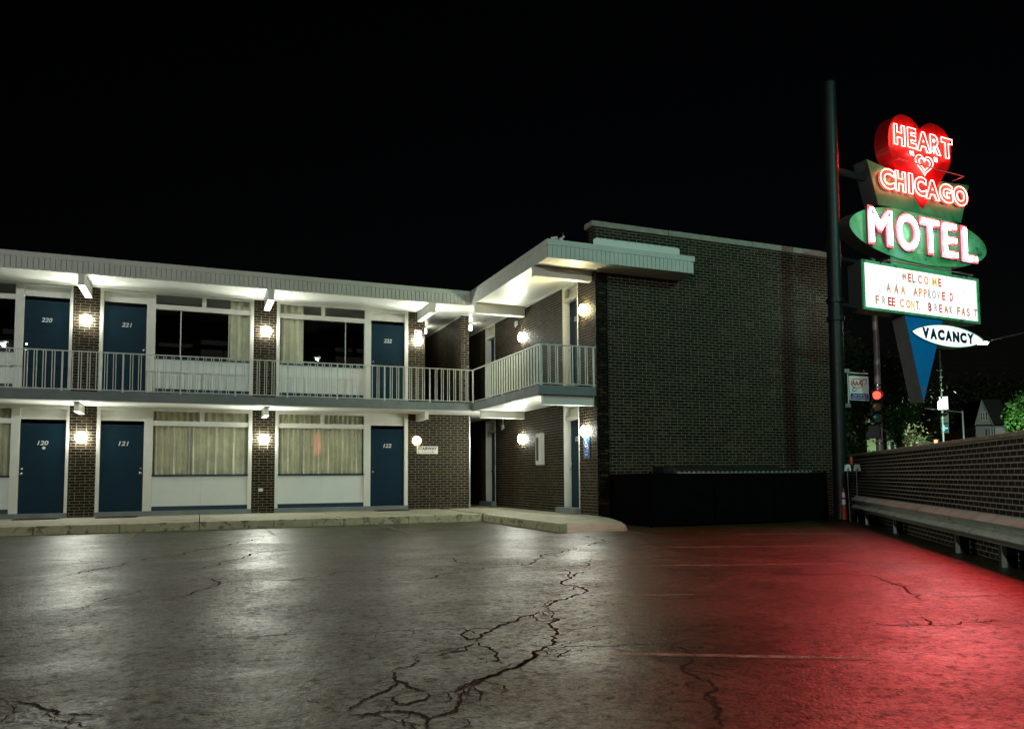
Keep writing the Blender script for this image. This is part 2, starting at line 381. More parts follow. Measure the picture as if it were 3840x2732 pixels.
for a, b in [((-1.11,17.62),(-1.05,14.18)),((1.31,17.15),(1.3,15.07)),((3.71,17.39),(3.65,13.91)),((7.37,12.82),(7.34,12.06)),((8.72,11.15),(10.93,10.2)),((6.34,9.65),(9.55,8.24)),((4.4,7.95),(8.3,6.41)),((5.79,4.75),(6.45,4.51)),((3.23,6.07),(3.98,5.76)),((2.25,4.08),(3.5,3.36))]: strip([a,b], .034, 'parking_line', M['line'], .004, lot)

# walkway: concrete slabs with open joints, kerb in front
KY, KX, KZ = 17.40, 6.15, .165
wk = empty('walkway'); wk['kind'] = 'structure'
xs = [-7.2+1.45*i for i in range(10)]
for i, x in enumerate(xs[:-1]):
    x1 = xs[i+1] if i < 8 else KX
    box(x+.008, min(x1, KX)-.008 if i < 8 else KX, KY+.16, 21.2, -.1, KZ+R.uniform(-.004,.004)).build('concrete_slab', M['conc'], wk, bevel=.006)
    box(x+.003, (x1-.003), KY, KY+.157, -.1, KZ+.004+R.uniform(-.003,.003)).build('kerb_stone', M['kerb'], wk, bevel=.02)
ys = [13.1, 15.2, 17.3, 19.4, 21.2]
for i in range(4):
    box(KX+.163, 8.2, max(15.16, ys[i])+.008, ys[i+1]-.008, -.1, KZ+.002*(i%2)).build('concrete_slab', M['conc'], wk, bevel=.006) if i else None
    y0 = ys[i]; y1 = min(ys[i+1], KY+.15) if i < 2 else None
    if y1: box(KX, KX+.16, y0+.003, y1-.003, -.1, KZ+.006).build('kerb_stone', M['kerb'], wk, bevel=.025)
box(7.0, 8.3, 21.2, 26, -.1, KZ).build('concrete_slab', M['conc'], wk)
# flared ramp down to the asphalt at the wing corner
MB().add([(6.313,15.15,KZ),(8.06,15.15,KZ),(7.95,14.4,.15),(7.72,13.55,.12),(7.50,13.02,.085),(7.38,12.90,.0),(6.6,13.02,.0),(6.313,13.10,.0),(6.313,14.1,.13)],
         [(0,1,2,8),(8,2,3),(8,3,4),(8,4,6),(8,6,7),(4,5,6)]).build('ramp', M['conc'], wk, smooth=True)
MB().add([(8.06,15.15,KZ),(7.95,14.4,.15),(7.72,13.55,.12),(7.50,13.02,.085),(7.38,12.90,0),(7.53,13.0,-.02),(7.76,13.53,-.02),(8.0,14.4,-.02),(8.065,15.15,-.02)],
         [(0,8,7,1),(1,7,6,2),(2,6,5,3),(3,5,4)]).build('ramp_side', M['conc'], wk)

# ------------------------------------------------------------------ brick walls
COURSE, BL, JT = .0677, .2032, .0145
def brick_list(u0, u1, z0, z1, holes=(), zoff=.0, flemish=6):
    out = []; k0 = int(math.floor(z0/COURSE)); k1 = int(math.ceil(z1/COURSE))
    for k in range(k0, k1):
        a, b = max(z0, k*COURSE+JT/2), min(z1, (k+1)*COURSE-JT/2)
        if b-a < .02: continue
        u = -((k % 2)*.5)*BL + (k*.0071 % .01) + u0 - (u0 % BL)
        i = 0
        while u < u1:
            L = BL
            if flemish and k % flemish == 3 and i % 2: L = BL/2
            s, e = max(u+JT/2, u0), min(u+L-JT/2, u1); u += L; i += 1
            if e-s < .03: continue
            segs = [(s, e)]
            for h0, h1, g0, g1 in holes:
                if b > g0 and a < g1:
                    ns = []
                    for p, q in segs:
                        if q <= h0 or p >= h1: ns.append((p, q)); continue
                        if h0-p > .03: ns.append((p, h0))
                        if q-h1 > .03: ns.append((h1, q))
                    segs = ns
            for p, q in segs: out.append((p, q, a, b))
    return out
class BrickFace:
    """bricks on a vertical face: origin o (x,y), direction d, outward normal n"""
    def __init__(s, o, d, n, lst, pr=.0035): s.o, s.d, s.n, s.l, s.pr = Vector(o), Vector(d), Vector(n), lst, pr
    def P(s, u, w): return s.o+s.d*u+s.n*w
PROUD = .004
def add_brick(mb, F, br):
    u0, u1, z0, z1 = br; j = F.pr*R.uniform(.7,1.3)
    q = [F.P(u0,j), F.P(u1,j), F.P(u1,-.02), F.P(u0,-.02)]
    vv = [(p.x,p.y,z0) for p in q]+[(p.x,p.y,z1) for p in q]
    mb.add(vv, [(0,1,5,4),(1,2,6,5),(3,0,4,7),(0,3,2,1),(4,5,6,7)])
def camsize(F, br):
    u = (br[0]+br[1])/2; p = F.P(u, 0); c = Vector((p.x, p.y, (br[2]+br[3])/2))-Vector((0,0,CAMZ)); D = c.dot(fwd)
    if D < 1: return 0
    x = 1995+2925*c.dot(r2)/D; y = 1590+2925*c.dot(d2)/D
    if not (5 < x < 3835 and 5 < y < 2725): return 0
    v = c.normalized(); f = -(F.n.x*v.x+F.n.y*v.y)
    return max(0, f)*(br[1]-br[0])*(br[3]-br[2])/D**2
_bm = {}
def lay_bricks(parts, mat, limit=300, skip=None):
    """parts: list of (part object, [faces]); the bricks that show largest become objects of their own"""
    allb = []
    for o, faces in parts:
        for F in faces:
            for br in F.l:
                s = camsize(F, br)
                if skip and skip(F, br): s = 0
                allb.append((s, o, F, br))
    allb.sort(key=lambda q: -q[0])
    rest = {}
    for i, (s, o, F, br) in enumerate(allb):
        if i < limit and s > 0:
            L, h, pr = round(br[1]-br[0], 3), round(br[3]-br[2], 3), F.pr
            d_ = _bm.setdefault((L,h,pr), {})
            if mat.name not in d_:
                me = MB().add([(-L/2,-pr,-h/2),(L/2,-pr,-h/2),(L/2,.02,-h/2),(-L/2,.02,-h/2),(-L/2,-pr,h/2),(L/2,-pr,h/2),(L/2,.02,h/2),(-L/2,.02,h/2)],
                              [(0,1,5,4),(1,2,6,5),(3,0,4,7),(0,3,2,1),(4,5,6,7)]).mesh('brick'); me.materials.append(mat); d_[mat.name] = me
            p = F.P((br[0]+br[1])/2, 0)
            rz = math.atan2(F.d.y, F.d.x) if (F.d.x*F.n.y-F.d.y*F.n.x) < 0 else math.atan2(-F.d.y, -F.d.x)
            inst('brick', d_[mat.name], o, (p.x, p.y, (br[2]+br[3])/2), rz)
        else:
            mb = rest.setdefault(o, MB()); add_brick(mb, F, br)
    for o, mb in rest.items(): mb.build('brickwork', mat, o, kind='stuff')

# ------------------------------------------------------------------ the motel
motel = empty('motel_building', 'two storey L-shaped brown brick motel with blue doors and white balcony railing', 'building')
YF, XW, YE, XS, YS = 21.0, 8.07, 15.2, 6.66, 19.62
DZ = 2.87
bparts = []
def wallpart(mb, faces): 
    o = mb.build('brick_wall', M['mortar' if faces[0].o.y == YE else 'mortardim'], motel); bparts.append((o, faces)); return o
fx = lambda x0, x1, z0, z1, y=YF, holes=(): BrickFace((0,y), (1,0), (0,-1), brick_list(x0,x1,z0,z1,holes))
for z0, z1 in ((.15,2.775),(2.985,5.62)):
    for a, b in ((-6.77,-6.21),(-2.785,-2.22),(1.25,1.81)):
        wallpart(box(a,b,YF,YF+.3,z0,z1), [fx(a,b,z0,z1)])
wallpart(box(5.28,7.03,YF,YF+.3,.15,2.775), [fx(5.28,7.03,.15,2.775)])
wallpart(box(5.28,5.76,YF,YF+.3,2.985,5.62), [fx(5.28,5.76,2.985,5.62)])
# stair wall running back, alcove behind the upper opening
wallpart(box(6.81,7.05,YF,26,2.985,5.62), [fx(6.81,7.05,2.985,5.62), BrickFace((6.81,YF), (0,1), (-1,0), brick_list(0,5,2.985,5.62))])
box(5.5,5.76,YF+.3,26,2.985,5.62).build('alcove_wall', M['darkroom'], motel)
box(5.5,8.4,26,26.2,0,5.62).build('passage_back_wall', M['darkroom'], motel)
box(6.7,7.03,YF+.3,26,.15,2.775).build('passage_side_wall', M['brick'], motel)
# right wing wall with recessed doors (u = y)
dh = [(16.08,16.90,.15,2.72),(16.08,16.90,2.985,5.60),(21.6,22.42,.15,2.72),(21.6,22.42,2.985,5.60)]
rw = MB()
for a, b in ((YE,16.08),(16.90,21.6),(22.42,26)): rw.box(XW,XW+.3,a,b,0,5.62)
for a, b in ((16.08,16.90),(21.6,22.42)): rw.box(XW,XW+.3,a,b,2.72,2.985)
wallpart(rw, [BrickFace((XW,0), (0,1), (-1,0), brick_list(YE,26,.13,5.62,dh))])
# end wall
wallpart(box(XW+.001,15.23,YE,YE+.3,-.1,6.61).box(XW,XW+.3,YE+.3,26,5.62,6.30), [BrickFace((0,YE), (1,0), (0,-1), brick_list(XW,15.23,0,6.6)),
     BrickFace((XW,0), (0,1), (-1,0), brick_list(YE,YE+.3,6.0,6.6)), BrickFace((15.23,0), (0,1), (1,0), brick_list(YE,YE+.3,0,6.6))])
box(14.9,15.22,YE+.3,26,-.1,6.2).build('side_wall', M['brick'], motel)
lay_bricks(bparts, M['brick'], 300, lambda F, br: F.n.y < -.5 and F.o.y < 16 and br[2] < 1.3)
for a, b in ((7.98,9.99),(10.0,12.4),(12.405,14.6),(14.605,15.29)):
    box(a,b,YE-.045,YE+.34,6.605,6.735+R.uniform(-.006,.006)).build('coping_stone', M['coping'], motel, bevel=.01)
# rooms behind the windows
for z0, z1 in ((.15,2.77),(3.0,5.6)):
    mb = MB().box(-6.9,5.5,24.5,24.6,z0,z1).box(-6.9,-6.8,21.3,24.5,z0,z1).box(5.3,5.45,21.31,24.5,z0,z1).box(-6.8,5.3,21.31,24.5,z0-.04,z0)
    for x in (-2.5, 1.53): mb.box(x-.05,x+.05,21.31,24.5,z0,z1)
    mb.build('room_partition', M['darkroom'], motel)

# balcony slab (L-shaped) and roof slab
sl = MB().box(-6.8,XS,YS,YF+.05,2.785,2.985).box(XS+.0,XW+.02,YE,26,2.785,2.985).box(5.5,XS,YF+.05,26,2.785,2.985)
slab = MB().prism([(-6.8,YS),(XS,YS),(XS,YE-.02),(XW-.02,YE-.02),(XW-.02,26),(-6.8,26)], 'z', 2.790, 2.985).build('balcony_slab', M['slabgrey'], motel, bevel=.012)
MB().prism([(-6.8,YS+.05),(XS+.05,YS+.05),(XS+.05,YE+.06),(XW-.01,YE+.06),(XW-.01,26),(-6.8,26)], 'z', 2.772, 2.789).build('slab_soffit', M['soffit'], motel)
EY, EX, EO = 19.62, 6.64, 14.60
roof = MB().prism([(-6.8,EY+.02),(EX+.02,EY+.02),(EX+.02,EO+.02),(10.28,EO+.02),(10.28,YE),(XW+.02,YE),(XW+.02,26.2),(-6.8,26.2)], 'z', 5.63, 5.95).build('roof', M['fascia'], motel)
MB().prism([(-6.8,EY+.035),(EX+.035,EY+.035),(EX+.035,EO+.035),(10.27,EO+.035),(10.27,YE-.002),(XW-.002,YE-.002),(XW-.002,26.1),(-6.8,26.1)], 'z', 5.618, 5.63).build('roof_soffit', M['soffit'], motel)
box(XW+.3,15.0,YE+.3,26.1,5.9,6.0).build('wing_roof', M['black'], motel)
band = MB()
band.box(-6.8,EX-.02,EY-.018,EY+.019,5.872,5.992).box(EX-.018,EX+.019,EO-.018,EY-.019,5.872,5.992).box(EX+.02,10.305,EO-.018,EO+.019,5.872,5.992).box(10.268,10.305,EO+.02,YE-.01,5.872,5.992)
band.box(-6.8,EX,EY+.019,26.2,5.951,5.985).box(EX+.0195,10.267,EO+.0195,YE-.011,5.951,5.985).box(EX+.0195,XW-.011,YE-.011,26.2,5.951,5.984)
band.build('roof_edge_band', M['fascia'], roof)
def board_mesh(L, h=.268): return box(.005,L-.005,-.006,.019,0,h)
bmeshes = [board_mesh(.105).mesh('fascia_board')]; bmeshes[0].materials.append(M['fascia'])
def boards(o, d, length, rz):
    n = int(length/.105)
    for i in range(n):
        p = Vector(o)+Vector(d)*(i*.105); inst('fascia_board', bmeshes[0], roof, (p.x,p.y,5.602), rz)
boards((-5.06,EY), (1,0), 11.68, 0)
box(-6.8,-5.07,EY-.006,EY+.019,5.602,5.87).build('fascia_panel', M['fascia'], roof)
boards((EX,EY-.01), (0,-1), 5.0, -math.pi/2)
boards((EX,EO), (1,0), 3.66, 0)
boards((10.285,EO+.02), (0,1), .58, math.pi/2)
# flashing apron above the overhang and trim along soffits
MB().prism([(8.02,5.96),(8.02,6.30),(8.10,6.345),(10.22,6.345),(10.29,6.32),(10.29,5.96)], 'y', YE-.035, YE-.01).build('roof_flashing', M['white'], motel)
fl = MB()
for i in range(12): fl.lathe([(.008,0),(.008,.006)], (8.2+i*.18, YE-.042, 6.325), 'y', 6)
fl.build('flashing_nails', M['black'], motel)
box(6.80,6.83,YF+.01,26,5.58,5.617).build('soffit_trim', M['white'], motel)
box(XW-.03,XW-.0095,YE+.1,26,5.575,5.617).build('soffit_trim', M['white'], motel)
box(XW+.01,10.27,YE-.04,YE-.0095,5.575,5.616).build('soffit_trim', M['white'], motel)
# steel beams under roof and slab
def beam(x0, x1, y0, y1, z0, z1, lip, along):
    mb = MB()
    if along == 'y': mb.box(x0,x1,y0,y1,z0+.02,z1).box(x0-lip,x1+lip,y0,y1,z0,z0+.0199)
    else: mb.box(x0,x1,y0,y1,z0+.02,z1).box(x0,x1,y0-lip,y1+lip,z0,z0+.0199)
    mb.build('beam', M['white'], motel, bevel=.004)
for x in (-6.48,-2.46,1.56,5.60): beam(x-.065,x+.065,EY+.0,YF-.011,5.348,5.615,.012,'y')
for y in (15.34,19.26): beam(EX+.0,XW-.011,y,y+.13,5.345 if y > 18 else 5.385,5.615,.02,'x')
for x in (-6.5,-2.53,1.52,5.55): beam(x-.05,x+.05,20.05,YF-.011,2.57,2.771,.012,'y')
for y in (15.30,19.32): beam(6.82,XW-.011,y,y+.12,2.583,2.771,.015,'x')

# -------- facade units
def fplace(u, z, w_): return (u, YF+.03-w_, z)
def facade_door(x0, x1, dz, num, hinge_right, disc=False):
    z0 = .28+dz
    d = box(x0+.004,x1-.004,YF+.03,YF+.075,z0,z0+2.07).build('door', M['door'], motel, bevel=.004)
    k = x0+.06 if hinge_right else x1-.06
    MB().lathe([(.012,0),(.014,-.03),(.030,-.045),(.032,-.065),(.018,-.078)], (k, YF+.03, z0+.905), 'y', 12).build('knob', M['chrome'], d, True)
    MB().lathe([(.026,0),(.024,-.014)], (k+.004, YF+.03, z0+1.025), 'y', 12).build('lock', M['chrome'], d, True)
    c = (x0+x1)/2+(.03 if not hinge_right else .0)
    g = text_plate(MB(), num, c-.11, c+.11, z0+1.565, z0+1.67, fplace, .02, .22, .006)
    g.build('room_number', M['numeral'], d)
    if disc: MB().lathe([(.036,0),(.034,-.006)], (c+.02, YF+.03, z0+1.50), 'y', 16).build('door_sticker', M['numeral'], d)
    box(x0+.004,x1-.004,YF+.05,YF+.07,2.445+dz,2.69+dz).build('transom_panel', M['white'], motel)
def facade_window(x0, x1, dz, curtains, bars):
    wn = empty('window', parent=motel)
    mid = (x0+x1)/2
    fr = MB()
    fr.box(x0,x1,YF+.0,YF+.08,2.335+dz,2.455+dz)                # bar under the transoms
    fr.box(mid-.05,mid+.05,YF+.005,YF+.08,2.455+dz,2.69+dz)
    fr.build('window_frame', M['white'], wn, bevel=.004)
    for a, b in ((x0,mid-.05),(mid+.05,x1)):
        box(a,b,YF+.06,YF+.066,2.455+dz,2.69+dz).build('pane', M['glass'], wn)
    e = [x0]+list(bars)+[x1]
    for i in range(len(e)-1): box(e[i]+(.012 if i else 0),e[i+1]-(.012 if i < len(e)-2 else 0),YF+.06,YF+.066,1.155+dz,2.335+dz).build('pane', M['glass'], wn)
    for b in bars: box(b-.012,b+.012,YF+.045,YF+.08,1.155+dz,2.335+dz).build('window_bar', M['alu'], wn)
    MB().prism([(YF-.03,1.108+dz),(YF+.08,1.108+dz),(YF+.08,1.155+dz),(YF-.03,1.14+dz)], 'x', x0-.01, x1+.01).build('sill', M['bluebase'], wn)
    for c0, c1 in curtains:
        n = int((c1-c0)/.012); vv = []; ff = []; ph = R.uniform(0,6); y0 = YF+.115
        a = 0; off = []
        for i in range(n+1):
            a += .012/.125*2*math.pi*(.75+.5*math.sin(i*.013+ph)*.6+R.uniform(-.15,.15)); off.append(.05*math.sin(a)+.012*math.sin(a*.37+ph))
        for i in range(n+1):
            x = c0+(c1-c0)*i/n
            for z, s in ((2.72,.8),(2.0,.9),(1.12,1.15)): vv.append((x, y0+off[i]*s, z+dz))
        for i in range(n):
            for k in range(2): ff.append((3*i+k,3*i+3+k,3*i+4+k,3*i+1+k))
        MB().add(vv, ff).build('curtain', M['curtain'], wn, True)
    for a, b in ((x0,mid-.012),(mid+.012,x1)): box(a,b,YF+.03,YF+.06,.382+dz,1.107+dz).build('spandrel_panel', M['panel'], motel)
    box(mid-.0118,mid+.0118,YF+.024,YF+.06,.382+dz,1.107+dz).build('panel_batten', M['white'], motel)
    box(x0,x1,YF+.025,YF+.06,.276+dz,.381+dz).build('blue_skirting', M['bluebase'], motel)
def unit_frame(x0, x1, posts, dz, zb):
    mb = MB()
    for a, b in posts: mb.box(a,b,YF-.012,YF+.09,.276+dz,2.69+dz)
    mb.box(x0,x1,YF-.014,YF+.09,2.69+dz,2.772+dz if dz == 0 else 5.617)
    mb.build('unit_frame', M['white'], motel, bevel=.005)
    box(x0-.005,x1+.005,YF-.05,YF+.09,zb,.2755+dz).build('plinth', M['slabgrey'], motel, bevel=.008)
for dz, zb, n in ((0,.14,('120','121','122')),(DZ,2.98,('220','221','222'))):
    up = dz > 0
    facade_door(-3.765,-2.85,dz,n[0],True,not up)
    facade_window(-6.12,-3.94,dz,[(-6.12,-5.4)] if up else [(-6.12,-3.94)],(-5.4,) if up else ())
    unit_frame(-6.21,-2.785,[(-6.21,-6.12),(-3.94,-3.765),(-2.85,-2.785)],dz,zb)
    facade_door(-2.14,-1.215,dz,n[1],False)
    facade_window(-1.02,1.16,dz,[(.69,1.16)] if up else [(-1.02,1.16)],(-.455,.66) if up else (-.2,))
    unit_frame(-2.22,1.25,[(-2.22,-2.14),(-1.215,-1.02),(1.16,1.25)],dz,zb)
    facade_window(1.89,4.08,dz,[(1.89,2.50)] if up else [(1.89,4.08)],(3.58,) if up else (2.45,))
    facade_door(4.26,5.18,dz,n[2],True)
    unit_frame(1.81,5.28,[(1.81,1.89),(4.08,4.26),(5.18,5.28)],dz,zb)
# black interior lining behind the facade frames
# -------- recessed doors of the right wing
def wing_door(y0, y1, z0, zt, num):
    xd = XW+.17
    d = box(xd,xd+.05,y0,y1,z0,z0+2.05).build('door', M['door'], motel)
    MB().lathe([(.02,0),(.02,-.05)], (xd, y1-.07, z0+.9), 'x', 10).tube([(xd-.05,y1-.07,z0+.9),(xd-.05,y1-.17,z0+.9)], .011, 8).build('handle', M['chrome'], d, True)
    MB().lathe([(.026,0),(.024,-.014)], (xd, y1-.07, z0+1.03), 'x', 12).build('lock', M['chrome'], d, True)
    if num:
        c = (y0+y1)/2+.02
        text_plate(MB(), num, -c-.11, -c+.11, z0+1.56, z0+1.67, lambda u, z, w_: (xd-w_, -u, z), .02, .22, .006).build('room_number', M['numeral'], d)
    mb = MB().box(XW-.012,xd+.06,y1-.035,y1+.005,z0,zt).box(XW-.012,xd+.06,y0,y0+.03,z0,zt)
    mb.box(XW+.02,xd+.06,y0+.0305,y1-.0355,z0+2.052,z0+2.13).box(XW-.008,xd+.06,y0+.0305,y1-.0355,zt-.05,zt)
    mb.build('door_frame', M['white'], motel, bevel=.004)
    box(xd-.02,xd+.05,y0+.031,y1-.036,z0+2.131,zt-.051).build('transom_panel', M['white'], motel)
    box(XW-.16,xd+.1,y0-.05,y1+.2,z0-.13,z0-.001).build('door_step', M['slabgrey'], motel, bevel=.01)
for y0, y1, a, b in ((16.08,16.90,'125','225'),(21.6,22.42,None,None)):
    wing_door(y0,y1,.30,2.72,a); wing_door(y0,y1,.30+DZ,5.60,b)

# -------- balcony railing
RY, RX = YS+.04, XS+.05
def railing(o, d, length, posts):
    rl = empty('railing', parent=motel); d = Vector(d); o = Vector(o); rz = math.atan2(d.y, d.x)
    bal = box(-.008,.008,-.008,.008,3.03,3.86).mesh('baluster'); bal.materials.append(M['railing'])
    pst = box(-.016,.016,-.016,.016,2.93,3.872).mesh('post'); pst.materials.append(M['railing'])
    e = o+d*length
    T = lambda p: (o.x+d.x*p[0]-d.y*p[1], o.y+d.y*p[0]+d.x*p[1], p[2])
    MB(T).box(0,length,-.022,.022,3.861,3.884).build('top_rail', M['railing'], rl)
    MB(T).box(0,length,-.012,.012,3.022,3.040).build('bottom_rail', M['railing'], rl)
    for i, s in enumerate(posts):
        p = o+d*s; inst('post', pst, rl, (p.x,p.y,0), rz)
        if i < len(posts)-1:
            g = posts[i+1]-s; n = max(1, round(g/.1694))
            for k in range(1, n):
                for q in (-.025,.025):
                    b = o+d*(s+g*k/n+q); inst('baluster', bal, rl, (b.x,b.y,0), rz)
P0 = 6.735
railing((-5.1,RY), (1,0), RX+5.1, [5.1+P0-.025-1.186*i for i in range(9,-1,-1)])
railing((RX,RY-.03), (0,-1), RY-.03-15.2, [.0+1.0+1.14*i for i in range(3)]+[RY-.03-15.2-.0])
railing((RX+.03,15.2), (1,0), XW-RX-.05, [.0,XW-RX-.10])

# ------------------------------------------------------------------ lamps and small fittings on the motel
def wall_lamp(p, n, mat, label, base=True, r=.126):
    e = empty('wall_lamp', label, 'lamp', 'round wall lamps on the motel')
    ax = 'y' if n == 'y' else 'x'
    MB().lathe([(.085,0),(.085,-.02),(.07,-.025)], p, ax, 20).build('mounting_plate', M['alu'], e, True)
    prof = [(.07,-.026)]
    for i in range(0, 10):
        q = -.9+i*(math.pi/2+.9)/9; prof.append((r*math.cos(q) if i < 9 else .004, -.075-.055*math.sin(q)))
    MB().lathe(prof, p, ax, 24).build('globe', mat, e, True)
    if mat is not M['globedim']:
        d = Vector((0,-1,0)) if ax == 'y' else Vector((-1,0,0)); q = Vector(p)+d*.17
        spot('globe_light', q, q+d, GW*R.uniform(.85,1.15), (.96,1,.87) if mat is M['globe'] else (1,.90,.52), .12, 178, e, .35)
    return e
GW = 96.0      # light each globe throws outward, in watts
y_ = YF-.009; x_ = XW-.009
wall_lamp((-2.50,y_,4.812), 'y', M['globe'], 'lit round lamp on the leftmost pier of the upper floor')
wall_lamp((1.55,y_,4.81), 'y', M['globe'], 'lit round lamp on the upper pier between the two dark windows')
wall_lamp((5.55,y_,4.813), 'y', M['globe'], 'lit round lamp beside door 222 under a small heart sign')
wall_lamp((-2.53,y_,2.035), 'y', M['globe'], 'lit round lamp on the leftmost pier of the ground floor')
wall_lamp((1.53,y_,2.035), 'y', M['globe'], 'lit round lamp on the lower pier between the curtained windows')
wall_lamp((5.51,y_,2.038), 'y', M['globedim'], 'dim cream round lamp above the stairway sign')
wall_lamp((x_,15.70,4.815), 'x', M['globewarm'], 'lit yellowish lamp at the wing corner beside door 225')
wall_lamp((x_,19.40,4.812), 'x', M['globe'], 'lit lamp on the upper wing wall behind the corner railing')
wall_lamp((x_,15.70,2.045), 'x', M['globe'], 'lit lamp above the blue wheelchair ramp sign')
wall_lamp((x_,19.46,2.045), 'x', M['globe'], 'lit lamp on the lower wing wall left of the meter box')
def jar_lamp(x, y, zt, label):
    e = empty('ceiling_lamp', label, 'lamp', 'jar lamps under the stair ceiling')
    MB().lathe([(.05,0),(.05,-.05),(.03,-.06),(.03,-.075)], (x,y,zt), 'z', 16).build('lamp_base', M['alu'], e, True)
    MB().lathe([(.03,-.0755),(.05,-.10),(.052,-.20),(.03,-.23)], (x,y,zt), 'z', 16).build('globe', M['globejar'], e, True)
jar_lamp(6.28,22.9,5.617,'small lit jar lamp under the alcove ceiling beside door 222')
jar_lamp(7.40,21.9,5.617,'small lit jar lamp on the passage ceiling by the wing')
tag(MB().box(7.56,7.66,21.2,21.3,5.56,5.616).tube([(7.61,21.3,5.59),(7.45,21.85,5.60)], .012, 6).build('conduit_box', M['alu']), 'grey conduit box with pipe on the stair passage ceiling', 'junction box')
def junction(y, z, zt, label):
    e = MB().box(XW-.07,XW-.010,y-.05,y+.05,z-.06,z+.06).tube([(XW-.03,y,z+.06),(XW-.03,y,zt)], .01, 8).lathe([(.018,-.10),(.018,-.06)], (XW-.05,y+.03,z), 'z', 10)
    tag(e.build('junction_box', M['alu']), label, 'junction box', 'junction boxes on the wing wall')
junction(19.83,5.26,5.34,'small pale junction box under the upper roof beam of the wing')
junction(20.9,2.46,2.77,'small pale junction box on the lower wing wall beside the far door')
# meter box
e = empty('meter_box', 'white wall cabinet with dark glass slot between the wing doors', 'cabinet')
MB().box(7.94,XW-.010,18.03,18.33,1.325,2.125).build('cabinet_body', M['white'], e, bevel=.01)
MB().box(7.925,7.939,18.06,18.30,1.36,2.09).build('cabinet_door', M['white'], e)
MB().box(7.919,7.924,18.115,18.245,1.43,2.02).build('glass_slot', M['signgrey'], e)
box(7.035,7.065,YF-.045,YF-.012,.17,2.77).build('conduit', M['alu'], motel)
# outlet box on the pier
e = box(1.42,1.53,YF-.035,YF-.011,.71,.79).build('outlet_cover', M['white'], bevel=.006); tag(e, 'small pale outlet cover low on the brick pier', 'outlet')
# signs
def flat_sign(name, u0, u1, z0, z1, place, mats, label, cat='sign'):
    e = empty(name, label, cat)
    mb = MB(); vv = [place(u,z,w_) for w_ in (0,.008) for u,z in ((u0,z0),(u1,z0),(u1,z1),(u0,z1))]
    mb.add(vv, [(0,3,2,1),(4,5,6,7),(0,1,5,4),(1,2,6,5),(2,3,7,6),(3,0,4,7)]).build('sign_plate', mats, e)
    return e
M['signwhite'] = paint('white sign face', (.78,.78,.72), .45, .05, 4)
M['signink'] = paint('dark sign ink', (.03,.02,.02), .5, .1, 8)
M['signred'] = paint('red sign ink', (.55,.02,.02), .45, .1, 8)
M['signblue'] = paint('blue sign face', (.01,.10,.42), .4, .1, 5)
M['signnavy'] = paint('navy sign ink', (.02,.035,.22), .45, .1, 6)
M['arrow'] = paint('dark red arrow ink', (.20,.03,.03), .5, .1, 8)
pf = lambda u, z, w_: (u, YF-.012-w_, z)
e = flat_sign('stairway_sign', 5.53,6.13,1.68,1.89, pf, M['signwhite'], 'white sign reading STAIRWAY with an arrow on the brick wall')
text_plate(MB(), 'STAIRWAY', 5.565,6.095,1.785,1.872, lambda u,z,w_: pf(u,z,w_+.009), .035, 0, .002).build('lettering', M['signink'], e)
q = lambda u,z,w_: pf(u,z,w_+.009)
ar = MB()
for pts in ([(5.56,1.695),(5.575,1.695),(5.60,1.755),(5.588,1.755)], [(5.63,1.728),(6.01,1.728),(6.01,1.736),(5.63,1.736)], [(6.02,1.73),(5.96,1.765),(5.952,1.757),(6.0,1.732)], [(6.02,1.734),(6.0,1.732),(5.952,1.707),(5.96,1.70)]):
    ar.add([q(u,z,.002) for u,z in pts], [(0,1,2,3)])
ar.build('arrow', M['arrow'], e)
e = flat_sign('heart_sign', 5.455,5.66,4.975,5.115, pf, M['signwhite'], 'small white sign with red heart above the lamp beside door 222')
hp = [(16*math.sin(t)**3, 13*math.cos(t)-5*math.cos(2*t)-2*math.cos(3*t)-math.cos(4*t)) for t in [2*math.pi*i/24 for i in range(24)]]
MB().add([q(5.502+x*.0024, 5.05+y*.0026, .002) for x,y in hp], [tuple(range(24))]).build('heart', M['signred'], e)
for k in range(3): text_plate(MB(), ('USE ONLY','FOR HELP','IN HALL')[k][:0] or '-----', 5.55,5.65,5.075-k*.03,5.083-k*.03, q, .0, 0, .002).build('lettering', M['signred'], e)
# wheelchair ramp sign on the wing wall (u = -y)
pw = lambda u, z, w_: (XW-.012-w_, -u, z)
e = flat_sign('ramp_sign', -15.83,-15.55,1.44,1.925, pw, M['signblue'], 'blue and white wheelchair ramp sign beside door 125')
qw = lambda u,z,w_: pw(u,z,w_+.009)
bd = MB()
for a,b,c,d_ in ((-15.82,-15.56,1.447,1.453),(-15.82,-15.56,1.912,1.918),(-15.822,-15.816,1.447,1.918),(-15.564,-15.558,1.447,1.918)):
    bd.add([qw(u,z,.001) for u,z in ((a,c),(b,c),(b,d_),(a,d_))], [(0,1,2,3)])
bd.build('sign_border', M['signwhite'], e)
sy = MB(lambda p: qw(p[0],p[1],.003+p[2]))
cx, cz = -15.70, 1.74
sy.tube([(cx+.055*math.cos(t), cz+.055*math.sin(t), 0) for t in [rad(-200+i*18) for i in range(13)]], .009, 5)
sy.tube([(cx-.03,cz+.115,0),(cx-.015,cz+.03,0),(cx+.045,cz+.03,0),(cx+.075,cz-.045,0),(cx+.095,cz-.045,0)], .010, 5)
sy.tube([(cx-.025,cz+.075,0),(cx+.03,cz+.075,0)], .008, 5)
sy.lathe([(.02,0),(.02,.004)], (cx-.032,cz+.14,0), 'z', 10)
sy.add([(cx-.03,1.635,0),(cx+.11,1.635,0),(cx+.11,1.70,0)], [(0,1,2)])
sy.build('wheelchair_symbol', M['signwhite'], e)
